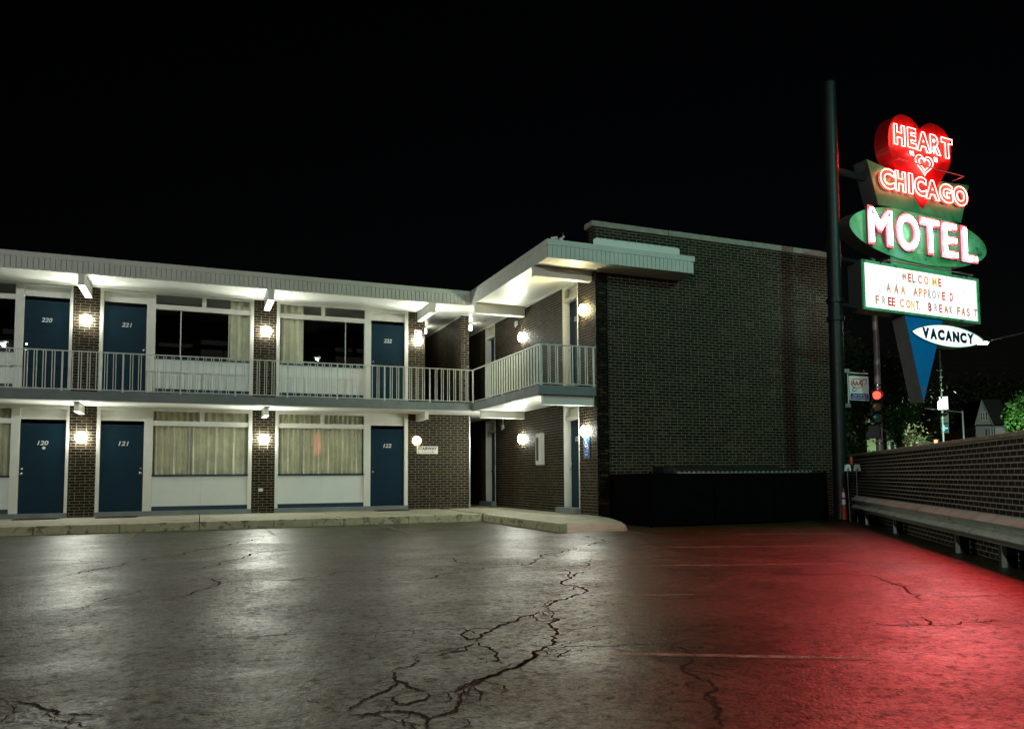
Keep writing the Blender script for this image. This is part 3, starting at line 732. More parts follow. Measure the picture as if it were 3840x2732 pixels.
text_plate(MB(), 'ACCESSIBLE', -15.80,-15.58,1.575,1.605, qw, .012, 0, .002).build('lettering', M['signwhite'], e)
text_plate(MB(), 'RAMP', -15.765,-15.615,1.49,1.545, qw, .02, 0, .002).build('lettering', M['signwhite'], e)
# cameras on the eave corner
e = empty('security_camera', 'white security camera on the roof corner of the wing', 'camera')
MB().tube([(6.80,14.78,6.06),(6.92,14.70,6.075)], .035, 10).build('camera_body', M['white'], e, True)
MB().tube([(6.94,14.75,5.99),(6.94,14.75,6.06)], .02, 8).build('mount', M['white'], e)
e = MB().box(6.99,7.05,14.72,14.80,5.993,6.09).tube([(7.0,14.74,6.06),(7.07,14.68,6.12)], .022, 8).build('floodlight', M['white']); tag(e, 'small pale floodlight next to the roof corner camera', 'floodlight')
M['redpole'] = paint('red marker rod', (.7,.12,.08), .5, .1, 5)
tag(MB().tube([(7.09,14.8,5.99),(7.09,14.8,6.22)], .009, 6).build('marker_rod', M['redpole']), 'thin red rod standing on the roof edge corner', 'rod')
for x, lab in ((-3.3,'black doormat at the leftmost ground floor blue door'),(-1.7,'black doormat left of the first curtained window'),(4.72,'black doormat at the blue door nearest the stairway sign')):
    tag(box(x-.42,x+.42,20.2,20.75,KZ+.003,KZ+.016).build('doormat', M['black']), lab, 'doormat', 'doormats on the walkway')

# ------------------------------------------------------------------ boundary wall, guard rail
WM = Vector((9.06,6.83)); WD = Vector((.583,.812)).normalized(); WN = Vector((-WD.y, WD.x))   # WN points into the lot
SW0, SW1 = -9.0, 10.33
bw = empty('boundary_wall', 'low dark brick wall with stone coping along the right of the lot', 'wall')
TW = lambda p: (WM.x+WD.x*p[0]+WN.x*p[1], WM.y+WD.y*p[0]+WN.y*p[1], p[2])
core = MB(TW).box(SW0,SW1,-.25,0,-.1,1.44).build('brick_wall', M['mortarwall'], bw)
lay_bricks([(core, [BrickFace(WM, WD, WN, brick_list(SW0,SW1,.0,1.435,(),0,0), .0012)])], M['brickred'], 300)
s = SW0
while s < SW1:
    L = min(1.22, SW1-s); MB(TW).box(s+.004,s+L-.004,-.29,.035,1.437,1.492+R.uniform(-.003,.003)).build('coping_stone', M['coping'], bw, bevel=.008); s += 1.22
gr = empty('guard_rail', 'weathered corrugated steel guard rail in front of the low brick wall', 'guard rail')
prof = [(.0,.255),(.0,.285),(.075,.315),(.075,.36),(.005,.40),(.005,.43),(.075,.47),(.075,.52),(.0,.55),(.0,.58)]
GO = .22
def rail_seg(s0, s1, lift, out):
    P = []
    for k in range(25):
        q = k/24; P.append((.052-.052*math.cos(4*math.pi*q) if .0 < q < 1 else 0, .255+.325*q))
    P = [(a*.95, b) for a, b in P]
    loop = [(GO+a+out, b+lift-.01) for a, b in P]+[(GO+a+out-.006, b+lift-.01) for a, b in P[::-1]]
    n = len(loop); vv = [(s_, a, b) for s_ in (s0, s1) for a, b in loop]
    ff = [(k,(k+1)%n,n+(k+1)%n,n+k) for k in range(n)]
    ff += [(k,k+1,n-2-k,n-1-k) for k in range(24)]+[(n+k,n+k+1,2*n-2-k,2*n-1-k) for k in range(24)]
    MB(TW).add(vv, ff).build('rail', M['rail'], gr, True)
def railmat():
    m, t, b = newmat('weathered galvanised rail')
    c = ramp(t, noise(t, 3.5, 6, .7), [(.25, (.34,.38,.33)), (.5, (.60,.65,.57)), (.75, (.72,.76,.67))])
    rust = ramp(t, noise(t, 1.6, 6, .75, None, .6), [(.58, 0.), (.68, .85)])
    c = mix(t, rust, c, (.24,.15,.055)); t.links.new(c, b.inputs['Base Color'])
    b.inputs['Metallic'].default_value = .1; b.inputs['Roughness'].default_value = .42; bump(t, b, noise(t, 14, 4), .25); return m
M['rail'] = railmat()
for i, (a, b) in enumerate(((-8.5,-5.2),(-5.25,-1.9),(-1.95,.45),(.40,3.1),(3.05,5.6),(5.55,7.2))): rail_seg(a, b, .0, .005*(i % 2))
for s_ in (-7.5,-5.4,-3.3,-1.25,.38,3.85,6.3):
    MB(TW).box(s_-.012,s_+.012,GO-.055,GO-.005,-.02,.30).build('post', M['steel'], gr)
    MB(TW).box(s_+.013,s_+.14,.05,GO-.02,-.02,.30).build('block', M['mast'], gr)
    MB(TW).lathe([(.018,0),(.018,.02)], (s_+.1,GO+.02,.42), 'z', 8).build('bolt', M['steel'], gr)

# ------------------------------------------------------------------ dumpster enclosure
fe = empty('fence', 'low black screened fence around the bins by the end wall', 'fence')
M['screen'] = paint('black fence screen', (.004,.004,.004), .95, .3, 6, spec=.0)
FX0, FX1, FY = 8.35, 12.9, 13.45
for a, b in ((FX0,9.85),(9.88,11.4),(11.43,FX1)): box(a,b,FY,FY+.03,.04,1.08).build('fence_panel', M['screen'], fe)
box(FX0,FX0+.03,FY+.03,YE-.02,.04,1.08).build('fence_panel', M['screen'], fe)
for x in (FX0,9.865,11.415,FX1): MB().lathe([(.028,0),(.028,1.10),(.0,1.12)], (x,FY+.06,0), 'z', 10).build('post', M['screen'], fe)
MB().tube([(FX0+.6,FY-.01,1.078),(FX1-.5,FY-.01,1.078)], .008, 6).build('top_wire', M['steel'], fe)
sl = box(0,.055,-.008,.008,0,.032).mesh('slat_tip'); sl.materials.append(M['steel'])
for i in range(30): inst('slat_tip', sl, fe, (9.0+i*.118,FY+.012,1.085+R.uniform(-.004,.004)))
def bin_(x0, x1, label):
    e = empty('dumpster', label, 'dumpster', 'dumpsters behind the fence')
    M['bingreen'] = M.get('bingreen') or paint('dark green bin steel', (.02,.05,.03), .6, .3, 4)
    M['binlid'] = M.get('binlid') or paint('grey plastic lid', (.016,.018,.015), .55, .2, 4)
    MB().prism([(13.75,.1),(14.9,.1),(14.98,1.10),(13.65,1.02)], 'x', x0, x1).build('body', M['bingreen'], e)
    MB().prism([(13.6,1.025),(15.0,1.11),(15.0,1.24),(14.4,1.23),(13.6,1.06)], 'x', x0-.02, x1+.02).build('lid', M['binlid'], e, bevel=.02)
    for x in (x0+.15, x1-.15): MB().lathe([(.06,-.03),(.06,.03)], (x,14.2,.06), 'x', 12).build('wheel', M['black'], e)
bin_(9.35,10.75,'dark dumpster with grey lid behind the fence nearer the motel corner')
bin_(10.85,12.3,'dark dumpster with grey lid behind the fence nearer the steel pole')
# slim cone, stakes
e = empty('traffic_cone', 'slim orange cone with two white bands by the steel pole', 'cone')
M['orange'] = paint('orange plastic', (.42,.05,.008), .5, .1, 5); M['reflect'] = paint('white reflective band', (.85,.85,.9), .35, .05, 8)
cx, cy = 13.22, 13.30
MB().prism([(cx-.14,cy-.14),(cx+.14,cy-.14),(cx+.14,cy+.14),(cx-.14,cy+.14)], 'z', 0, .03).build('base', M['black'], e, bevel=.01)
def cseg(z0, z1, ex=0):
    f = lambda z: .062-.04*z/.72+ex
    return MB().lathe([(f(z0),z0),(f(z1),z1)], (cx,cy,.03), 'z', 16)
for z0, z1, mm, nm, ex in ((0,.33,'orange','cone_body',0),(.33,.44,'reflect','band',.001),(.44,.49,'orange','cone_body',0),(.49,.60,'reflect','band',.001),(.60,.70,'orange','cone_tip',0)): cseg(z0,z1,ex).build(nm, M[mm], e, True)
for i, (sx, sy_, tx, lab) in enumerate(((13.00,12.93,-.02,'thin stake with white notched bracket beside the cone'),(13.16,12.85,.01,'thin stake with white notched bracket near the guard rail end'))):
    e = empty('bracket_stake', lab, 'stake', 'stakes with white brackets')
    MB().tube([(sx-tx,sy_,.0),(sx+tx,sy_,1.11)], .008, 6).build('stake', M['steel'], e)
    MB().prism([(sx+tx-.09,1.10),(sx+tx-.035,1.10),(sx+tx-.015,1.17),(sx+tx+.03,1.17),(sx+tx+.04,1.10),(sx+tx+.09,1.10),(sx+tx+.06,1.24),(sx+tx-.06,1.24)], 'y', sy_-.03, sy_).build('bracket', M['signwhite'], e)
tag(MB().lathe([(.03,0),(.045,.05),(.04,.15),(.015,.19)], (13.07,12.90,1.22), 'z', 12).build('orange_marker', M['orange'], None, True), 'small orange cap above the white bracket by the pole', 'marker')


# ------------------------------------------------------------------ the neon motel sign
SB = Vector((14.039,13.340)); SP = rad(4); ST = Vector((math.cos(SP),math.sin(SP))); SN = Vector((math.sin(SP),-math.cos(SP)))
def TS(p): return (SB.x+ST.x*p[0]+SN.x*p[1], SB.y+ST.y*p[0]+SN.y*p[1], p[2])
sp = lambda w0: (lambda u, z, w_: TS((u, w0+w_, z)))
sign = empty('motel_sign', 'tall neon roadside sign with red heart reading HEART O CHICAGO MOTEL on a steel pole', 'sign')
M['heartred'] = paint('red heart paint', (.45,.008,.008), .4, .12, 3)
def signgreen():
    m, t, b = newmat('patchy green sign enamel')
    f = noise(t, 1.3, 4, .6, None, .8); g = noise(t, 2.3, 3, .5, None, 1.5)
    c = ramp(t, f, [(.35, (.09,.50,.17)), (.52, (.16,.72,.32)), (.68, (.30,.80,.55))])
    c = mix(t, ramp(t, g, [(.60, 0.), (.70, .85)]), c, (.025,.06,.04))
    t.links.new(c, b.inputs['Base Color']); b.inputs['Roughness'].default_value = .35; bump(t, b, noise(t, 1.6, 2), .3, .05); return m
M['sgreen'] = signgreen()
M['sgreen2'] = paint('dark green sign enamel', (.02,.34,.15), .4, .5, 1.6)
M['sblue'] = paint('blue sign enamel', (.01,.27,.75), .4, .1, 2)
M['wedgeside'] = paint('weathered grey brown steel', (.20,.17,.165), .5, .2, 2)
M['letterface'] = paint('red orange letter face', (.75,.11,.04), .4, .1, 6)
M['whiteface'] = paint('pink letter trough', (.40,.10,.13), .4, .08, 5)
M['neon_red'] = emit('red neon tube', (1,.055,.05), 40)
M['neon_pink'] = emit('pink white neon tube', (1,.72,.78), 22)
M['boardlit'] = emit('lit white message panel', (.93,1,.95), 1.35)
M['vaclit'] = emit('lit white vacancy panel', (.90,1,1), 1.25)
# pole with arms
def pole_x(z): return 13.43+.07*z/10.25
MB().tube([(pole_x(z),13.60,z) for z in (0,2.5,5,7.5,10.2)], .160, 20).lathe([(.160,0),(.12,.05),(.02,.07)], (pole_x(10.2),13.60,10.2), 'z', 20).build('pole', M['mast'], sign, True)
for z, a, e_ in ((8.12,.085,2.0),(6.02,.07,.9),(4.93,.08,.6)):
    MB().tube([(pole_x(z)+.1,13.60,z),(pole_x(z)+e_,13.57,z-.05*e_)], a, 12).build('arm', M['mast'], sign, True)
for z in (5.02,4.60): MB().lathe([(.20,0),(.20,.10)], (pole_x(z),13.60,z-.05), 'z', 20).build('collar', M['mast'], sign, True)
def panel(name, pts, w0, w1, m, side, par=sign):
    n = len(pts)
    if side:
        MB(TS).add([(u,w1-.004,z) for u,z in pts]+[(u,w0,z) for u,z in pts], [tuple(range(n,2*n))]+[(i,(i+1)%n,n+(i+1)%n,n+i) for i in range(n)]).build(name+'_case', side, par, bevel=0)
    return MB(TS).add([(u,w1,z) for u,z in pts]+[(u,w1-.006,z) for u,z in pts], [tuple(range(n))]+[(i,(i+1)%n,n+(i+1)%n,n+i) for i in range(n)]).build(name, m, par)
HEART = [(2.225,9.517),(2.035,9.678),(1.769,9.763),(1.499,9.747),(1.271,9.613),(1.102,9.333),(1.041,9.017),(1.112,8.726),(1.336,8.432),(1.67,8.093),(2.205,7.50),(2.674,8.02),(3.033,8.432),(3.297,8.75),(3.41,9.06),(3.385,9.36),(3.249,9.606),(2.97,9.742),(2.641,9.761),(2.402,9.658)]
hs = []
for i in range(len(HEART)):     # Catmull-Rom smoothing, sharp at notch and tip
    p0, p1, p2, p3 = [Vector(HEART[(i+k) % 20]) for k in (-1,0,1,2)]
    if i in (0,10): p0 = p1
    if (i+1) % 20 in (0,10): p3 = p2
    for k in range(4):
        t = k/4; hs.append(.5*((2*p1)+(p2-p0)*t+(2*p0-5*p1+4*p2-p3)*t*t+(3*p1-p0-3*p2+p3)*t**3))
hs = [(p.x,p.y) for p in hs]
heart = panel('heart_panel', hs, -.36, .03, M['heartred'], M['heartred'])
panel('chicago_panel', [(.315,8.423),(.66,7.388),(2.19,7.388),(2.19,8.30),(2.0,8.20)], -.39, 0, M['sgreen2'], M['signgrey'])
panel('chicago_panel', [(2.193,8.30),(2.193,7.388),(3.721,7.388),(4.111,8.423),(2.4,8.30)], -.39, 0, M['sgreen2'], M['signgrey'])
el = []
for i in range(72):
    q = 2*math.pi*i/72; u = 2.19+2.53*math.cos(q); z = 6.79+.66*math.sin(q); el.append((u, min(7.384, z)))
panel('motel_panel', [(u,z) for u,z in el if u <= 2.19]+[], -.39, .0, M['sgreen'], M['signgrey'])
rgt_half = [(u,z) for u,z in el if u > 2.19]
rgt_half = [p for p in el[:18]][::1] + [] 
rh = [el[i % 72] for i in range(54, 54+37)]
panel('motel_panel', [(2.193,rh[0][1])]+[p for p in rh if p[0] > 2.195]+[(2.193,7.384)], -.39, .0, M['sgreen'], M['signgrey'])
panel('pedestal_panel', [(1.05,5.995),(3.29,5.995),(3.29,6.22),(1.05,6.22)], -.36, -.03, M['sgreen'], M['signgrey'])
# support wedge
panel('support_panel', [(1.46,4.825),(2.02,2.74),(2.87,4.825)], -.39, -.02, M['sblue'], M['wedgeside'])
MB(TS).box(1.96,2.05,-.019,-.012,3.05,3.10).build('maker_plate', M['letterface'], sign)
# neon words
def neon_letter(ch, u0, u1, z0, z1, w0, name='neon_letter', wt=.055, off=.05, par=None):
    g = glyph(ch, off); P = gfit(g, u0, u1, z0, z1)
    f = MB()
    f.add([sp(w0)(u-.035,z-.02,.02) for u,z in P], g[1])
    for lp in g[2]:
        n = len(lp); f.add([sp(w0)(P[i][0]-.035,P[i][1]-.02,.02) for i in lp]+[sp(w0)(P[i][0]-.035,P[i][1]-.02,0) for i in lp], [(i,(i+1)%n,n+(i+1)%n,n+i) for i in range(n)])
    o = f.build(name, M['letterface'], par or sign)
    tb = MB()
    for lp in g[2]: tb.tube([sp(w0)(*P[i], wt) for i in lp], .013, 5, True)
    tb.build('neon_tube', M['neon_red'], o, True)
for ch, b in zip('HEART', [(1.20,1.58,8.935,9.44),(1.69,1.99,8.955,9.45),(2.025,2.514,8.94,9.435),(2.53,2.914,8.955,9.44),(2.956,3.369,8.935,9.445)]): neon_letter(ch, *b, .03)
for ch, b in zip('CHICAGO', [(.66,1.14,7.785,8.265),(1.19,1.54,7.79,8.285),(1.66,1.80,7.795,8.30),(1.87,2.30,7.80,8.27),(2.28,2.79,7.775,8.262),(2.81,3.30,7.785,8.25),(3.35,3.89,7.79,8.28)]): neon_letter(ch, *b, .032)
# the little neon heart standing for the O, with quote marks
for k, (s_, w_) in enumerate(((1,.06),(.62,.065))):
    c = (2.26,8.60); tb = MB()
    tb.tube([TS((c[0]+x*.0205*s_, .03+w_, c[1]+y*.0172*s_+.02)) for x,y in [(16*math.sin(t)**3, 13*math.cos(t)-5*math.cos(2*t)-2*math.cos(3*t)-math.cos(4*t)) for t in [2*math.pi*i/40 for i in range(40)]]], .0105, 5, True)
    tb.build('neon_heart', M['neon_red'], sign, True)
MB(TS).add([(2.26+x*.0212,.034,8.60+y*.018) for x,y in hp], [tuple(range(24))]).build('heart_face', M['letterface'], sign)
for uu in (1.75,1.84,2.65,2.72):
    MB().tube([TS((uu,.08,8.87)),TS((uu+.035,.08,8.76))], .0105, 5).tube([TS((uu+.03,.08,8.88)),TS((uu+.055,.08,8.77))], .0105, 5).build('neon_quote', M['neon_red'], sign, True)
def channel_letter(ch, u0, u1, z0, z1):
    g = glyph(ch, .045); P = gfit(g, u0, u1, z0, z1); w0 = .004
    f = MB(); f.add([sp(w0)(u,z,.006) for u,z in P], g[1])
    o = f.build('motel_letter', M['whiteface'], sign)
    wl = MB()
    for lp in g[2]:
        n = len(lp); wl.add([sp(w0)(*P[i],.055) for i in lp]+[sp(w0)(*P[i],0) for i in lp], [(i,(i+1)%n,n+(i+1)%n,n+i) for i in range(n)])
    q_ = wl.build('letter_wall', M['neonwall'], o)
    g2 = glyph(ch, -.012); du = .046*(u1-u0)/(g[3][1]-g[3][0]); 
    sx = (u1-u0)/(g[3][1]-g[3][0]); sz = (z1-z0)/(g[3][3]-g[3][2])
    P2 = [(u0+(p[0]-g[3][0])*sx, z0+(p[1]-g[3][2])*sz) for p in g2[0]]
    tb = MB()
    for lp in g2[2]: tb.tube([sp(w0)(*P2[i], .085) for i in lp], .015, 6, True)
    tb.build('neon_tube', M['neon_pink'], o, True)
M['neonwall'] = paint('pink red letter wall', (.45,.10,.10), .5, .1, 6)
for ch, b in zip('MOTEL', [(.20,1.05,6.365,7.30),(1.175,2.0,6.355,7.305),(2.035,2.77,6.365,7.30),(2.83,3.47,6.375,7.30),(3.60,4.25,6.365,7.30)]): channel_letter(ch, *b)
# rods standing off the face
for u0, u1, z, w_ in ((.98,3.45,8.44,.32),(.62,3.78,5.99,.22)):
    MB().tube([TS((u0,w_,z)),TS((u1,w_,z))], .016, 6).tube([TS((u0,w_,z)),TS((u0-.02,0,z-.02))], .014, 6).tube([TS((u1,w_,z)),TS((u1-.02,0,z-.02))], .014, 6).build('standoff_rod', M['signgrey'], sign)
# message board
bo = empty('message_board', parent=sign)
MB(TS).box(0,4.285,-.39,-.012,4.822,5.992).build('board_case', M['signgrey'], bo)
fr = MB(TS).box(0,4.285,-.0119,.03,5.925,5.992).box(0,4.285,-.0119,.03,4.822,4.885).box(0,.07,-.0119,.03,4.885,5.925).box(4.195,4.285,-.0119,.03,4.885,5.925)
fr.build('board_frame', M['sgreen'], bo)
MB(TS).box(.0701,4.1949,-.0119,.004,4.8851,5.9249).build('board_face', M['boardlit'], bo)
ln = MB(TS)
for u in (.576,1.185,1.78,2.37,3.04,3.68): ln.box(u-.004,u+.004,.005,.009,4.886,5.924)
for z in (5.80+.065,5.62,5.54,5.30,5.21,4.97): ln.box(.071,4.194,.005,.0085,z-.003,z+.003)
ln.build('letter_track', M['signgrey'], bo)
CL = dict(r=(.75,.05,.02), d=(.42,.03,.02), o=(.85,.26,.05), y=(.85,.55,.08), p=(.62,.22,.12), t=(.42,.22,.10), g=(.36,.33,.30), w=(.46,.43,.42), b=(.45,.22,.13))
def translucent(n_, c):
    m = bpy.data.materials.new(n_); m.use_nodes = True; t = m.node_tree; t.nodes.clear()
    o = t.nodes.new('ShaderNodeOutputMaterial'); a = t.nodes.new('ShaderNodeBsdfTranslucent'); d = t.nodes.new('ShaderNodeBsdfDiffuse'); x = t.nodes.new('ShaderNodeMixShader')
    a.inputs[0].default_value = (*c,1); d.inputs[0].default_value = (*c,1); x.inputs[0].default_value = .3
    t.links.new(a.outputs[0], x.inputs[1]); t.links.new(d.outputs[0], x.inputs[2]); t.links.new(x.outputs[0], o.inputs[0]); return m
LM = {k: translucent('board letter '+n_, c) for (k, c), n_ in zip(CL.items(), ('red','dark red','orange','yellow','peach','tan','grey','pale grey','brown'))}
rows = [(5.735, [('W',1.45,'t'),('E',1.654,'r'),('L',1.803,'g'),('C',2.019,'p'),('O',2.255,'o'),('M',2.561,'y'),('E',2.766,'r')]),
 (5.412, [('A',.884,'p'),('A',1.159,'p'),('A',1.395,'o'),('A',1.845,'p'),('P',2.017,'o'),('P',2.198,'o'),('R',2.355,'w'),('O',2.528,'w'),('V',2.695,'w'),('E',2.894,'r'),('D',3.186,'r')]),
 (5.088, [('F',.48,'b'),('R',.712,'w'),('E',.91,'d'),('E',1.04,'r'),('C',1.335,'o'),('O',1.563,'o'),('N',1.722,'y'),('T',1.889,'t'),(',',1.966,'g'),('B',2.353,'d'),('R',2.581,'w'),('E',2.76,'r'),('A',2.963,'p'),('K',3.153,'g'),('F',3.452,'t'),('A',3.634,'p'),('S',3.829,'p'),('T',4.125,'b')])]
WID = dict(W=.17,M=.17,I=.05,O=.155,A=.155,C=.145)
for zc, L in rows:
    for ch, u, k in L:
        wd = WID.get(ch, .12); h = .205
        z0, z1 = (zc-.103, zc+.103) if ch != ',' else (zc-.115, zc-.06)
        if ch == ',': wd = .03
        text_plate(MB(), ch, u-wd/2, u+wd/2, z0, z1, sp(.0095), .03, 0, .006).build('board_letter', LM[k], bo)
# vacancy lens
va = empty('vacancy_sign', parent=sign)
def lens(a, h, n=24):
    top = [(3.05+a*(-1+2*i/n), 4.43+h*(1-abs(-1+2*i/n)**2.0)**.86+.03-.06*i/n) for i in range(n+1)]
    bot = [(3.05+a*(1-2*i/n), 4.43-h*(1-abs(1-2*i/n)**2.0)**.86-.03+.06*i/n) for i in range(1, n)]
    return top+bot
def lens(a, h, n=24):
    P = []
    for i in range(n+1):
        x = -1+2*i/n; P.append((x, (max(0,1-x*x))**.8))
    return [(3.05+a*x, 4.425-.012*x+h*y) for x, y in P]+[(3.05+a*x, 4.425-.012*x-h*y) for x, y in P[::-1][1:-1]]
VC = lens(1.40,.275); VI = lens(1.355,.255)
nV = len(VC)
MB(TS).add([(u,.0,z) for u,z in VC]+[(u,-.26,z) for u,z in VC], [tuple(range(nV,2*nV))]+[(i,(i+1)%nV,nV+(i+1)%nV,nV+i) for i in range(nV)]).build('vacancy_case', M['signgrey'], va)
MB(TS).add([(u,.0,z) for u,z in VC]+[(u,.0,z) for u,z in VI]+[(u,.012,z) for u,z in VC], [(i,(i+1)%nV,nV+(i+1)%nV,nV+i) for i in range(nV)]+[(i,(i+1)%nV,2*nV+(i+1)%nV,2*nV+i) for i in range(nV)]).build('vacancy_rim', M['sgreen'], va)
MB(TS).add([(u,-.006,z) for u,z in VI], [tuple(range(nV))]).build('vacancy_face', M['vaclit'], va)
M['vactext'] = paint('dark teal lettering', (.0,.06,.09), .4, .1, 6)
for k, ch in enumerate('VACANCY'):
    u0 = 2.05+k*.2855; text_plate(MB(), ch, u0, u0+.258, 4.290-.003*k+.012, 4.565-.003*k+.008, sp(-.003), .075, 0, .006).build('letter', M['vactext'], va)
# the reverse of the two-sided sign carries the same neon
def reverse_copy(o):
    c = o.copy(); col.objects.link(c)
    C_ = Vector(TS((2.14,-.195,0))); C_.z = 0
    c.matrix_world = Matrix.Translation(C_) @ Matrix.Rotation(math.pi, 4, 'Z') @ Matrix.Translation(-C_)
    return c
for o in [o for o in bpy.data.objects if o.name.split('.')[0] in ('board_face',)]: reverse_copy(o)
# what the sign sheds on the lot
spot('neon_light', TS((2.2,.16,8.7)), (-2.5,4,0), 5400, (1,.010,.016), 1.1, 70, sign)
spot('neon_light', TS((1.6,.16,8.2)), (6.6,9.6,0), 2600, (1,.012,.018), .8, 52, sign)
spot('neon_light', TS((2.2,.16,6.85)), (-1,4,0), 600, (1,.10,.12), 1.1, 70, sign)
spot('board_light', TS((2.2,.06,5.4)), (2,0,0), 450, (1,.70,.73), 1.1, 84, sign)

# ------------------------------------------------------------------ street beyond the wall
M['lampwhite'] = emit('LED street lamp', (.75,1,.98), 120); M['lampdim'] = emit('shaded street lamp', (.85,1,.98), 5)
def street_lamp(base, h, head, energy, color, label, target=None, ang=170, lens='lampwhite'):
    e = empty('street_lamp', label, 'street lamp')
    b = Vector(base); hd = Vector(head)
    MB().tube([(b.x,b.y,0),(b.x,b.y,h*.6),(b.x,b.y,h)], .11, 12, False, .07).build('pole', M['steel'], e, True)
    MB().tube([(b.x,b.y,h-.1),tuple((Vector((b.x,b.y,h))*.5+hd*.5)+Vector((0,0,.35))),(hd.x,hd.y,hd.z+.06)], .04, 8).build('arm', M['steel'], e, True)
    d = (hd-Vector((b.x,b.y,hd.z))).normalized(); a = math.atan2(d.y,d.x)
    T = lambda p: (hd.x+p[0]*math.cos(a)-p[1]*math.sin(a), hd.y+p[0]*math.sin(a)+p[1]*math.cos(a), hd.z+p[2])
    MB(T).box(-.1,.45,-.14,.14,.0,.10).build('lamp_head', M['steel'], e, bevel=.02)
    MB(T).box(.0,.42,-.11,.11,-.10,-.0005).build('lamp_lens', M[lens], e)
    spot('lamp_light', T((.2,0,-.16)), target or T((.2,0,-5)), energy, color, .12, ang, e)
street_lamp((15.6,.6), 11.0, (13.5,2.0,11.0), 1800, (.34,1,.80), 'street lamp over the road beside the lot, out past the low wall', (13.5,14,4.5), 90)
street_lamp((10.5,-17.5), 9.8, (8.0,-16.0,9.8), 500, (.88,1,.93), 'street lamp behind the viewer across the lot', (3,20,3), 120, 'lampdim')
street_lamp((-13,-12), 9.0, (-10.5,-10.5,9.0), 7000, (.94,1,.93), 'street lamp behind the viewer on the left side of the lot', (3,20,3), 120, 'lampdim')
street_lamp((40.6,25.6), 8.0, (37.06,27.25,7.70), 12000, (.62,1,.72), 'bright white street lamp shining beside the VACANCY panel')

street_lamp((78.5,44.5), 9.0, (76.0,46.5,9.0), 1700, (.80,1,.82), 'street lamp farther along the road, outside the picture on the right', (80,58,3))
# a lit shop sign across the road, seen only as a reflection in the ground floor window
ls = empty('lit_shop_sign', 'red lit upright sign mirrored in the curtained window beside door 122', 'sign')
MB().tube([(9.1,-25.1,0),(9.1,-25.1,5.0)], .06, 8).build('post', M['steel'], ls)
box(8.78,9.42,-25.05,-24.86,2.75,4.85).build('sign_case', M['steel'], ls); box(8.86,9.34,-24.859,-24.85,2.95,4.75).build('sign_face', emit('red lit plastic', (1,.13,.09), 3.2), ls)
# traffic signal at the corner
def lens_mat(n_, c, s): return emit(n_, c, s)
M['sigred'] = emit('lit red signal lens', (1,.05,.03), 3.5); M['sigoff'] = paint('unlit amber lens', (.25,.16,.04), .2, .1, 5)
M['sigoffg'] = paint('unlit green lens', (.03,.16,.13), .2, .1, 5); M['housing'] = paint('black signal housing', (.02,.02,.02), .4, .2, 6)
M['sigpole'] = paint('grey mauve signal pole', (.52,.42,.42), .45, .15, 4, metal=.2)
ts = empty('traffic_signal', 'red traffic signal on a grey pole behind the low wall', 'traffic signal')
MB().tube([(19.38,17.95,0),(19.38,17.95,4),(19.38,17.95,8.5)], .115, 14, False, .085).build('pole', M['sigpole'], ts, True)
for z in (3.75,3.62,2.55,2.48,1.95): MB().lathe([(.125,0),(.125,.03)], (19.38,17.95,z), 'z', 14).build('pole_band', M['chrome'], ts, True)
FD = Vector((-.62,-.78)).normalized(); FS = Vector((-FD.y,FD.x))
def TF(c): return lambda p: (c[0]+FS.x*p[0]+FD.x*p[1], c[1]+FS.y*p[0]+FD.y*p[1], c[2]+p[2])
def lens_unit(c, lit, nm):
    T = TF(c)
    MB(T).box(-.17,.17,-.16,-.0,-.168,.168).build('housing', M['housing'], ts, bevel=.02)
    MB(T).lathe([(.125,.0),(.12,.015),(.08,.03),(.01,.035)], (0,0,0), 'y', 20).build(nm, lit, ts, True)
    vz = MB(T); vv = []; ff = []; n = 20
    for i in range(n+1):
        q = rad(-60+300*i/n); x, z = .16*math.cos(q), .16*math.sin(q)
        vv += [(x,0,z),(x,.26 if z > -.05 else .18,z)]
    for i in range(n): ff.append((2*i,2*i+1,2*i+3,2*i+2))
    o = vz.add(vv, ff).build('visor', M['housing'], ts, True); sm = o.modifiers.new('t','SOLIDIFY'); sm.thickness = .008
lens_unit((19.15,17.78,3.44), M['sigred'], 'red_lens'); lens_unit((19.13,17.80,3.10), M['sigoff'], 'amber_lens'); lens_unit((19.13,17.80,2.76), M['sigoffg'], 'green_lens')
T = TF((19.05,17.9,2.33))
MB(T).box(-.21,.21,-.14,.0,-.21,.21).box(-.22,-.205,.001,.14,-.21,.21).box(.205,.22,.001,.14,-.21,.21).box(-.22,.22,.001,.14,.2105,.225).build('walk_signal', M['housing'], ts, bevel=.01)
MB().tube([(19.38,17.95,3.9),(19.15,17.85,3.72),(19.15,17.82,3.6)], .03, 8).build('bracket', M['chrome'], ts, True)
MB().tube([(19.38,17.95,2.52),(19.1,17.85,2.55)], .03, 8).build('bracket', M['chrome'], ts, True)

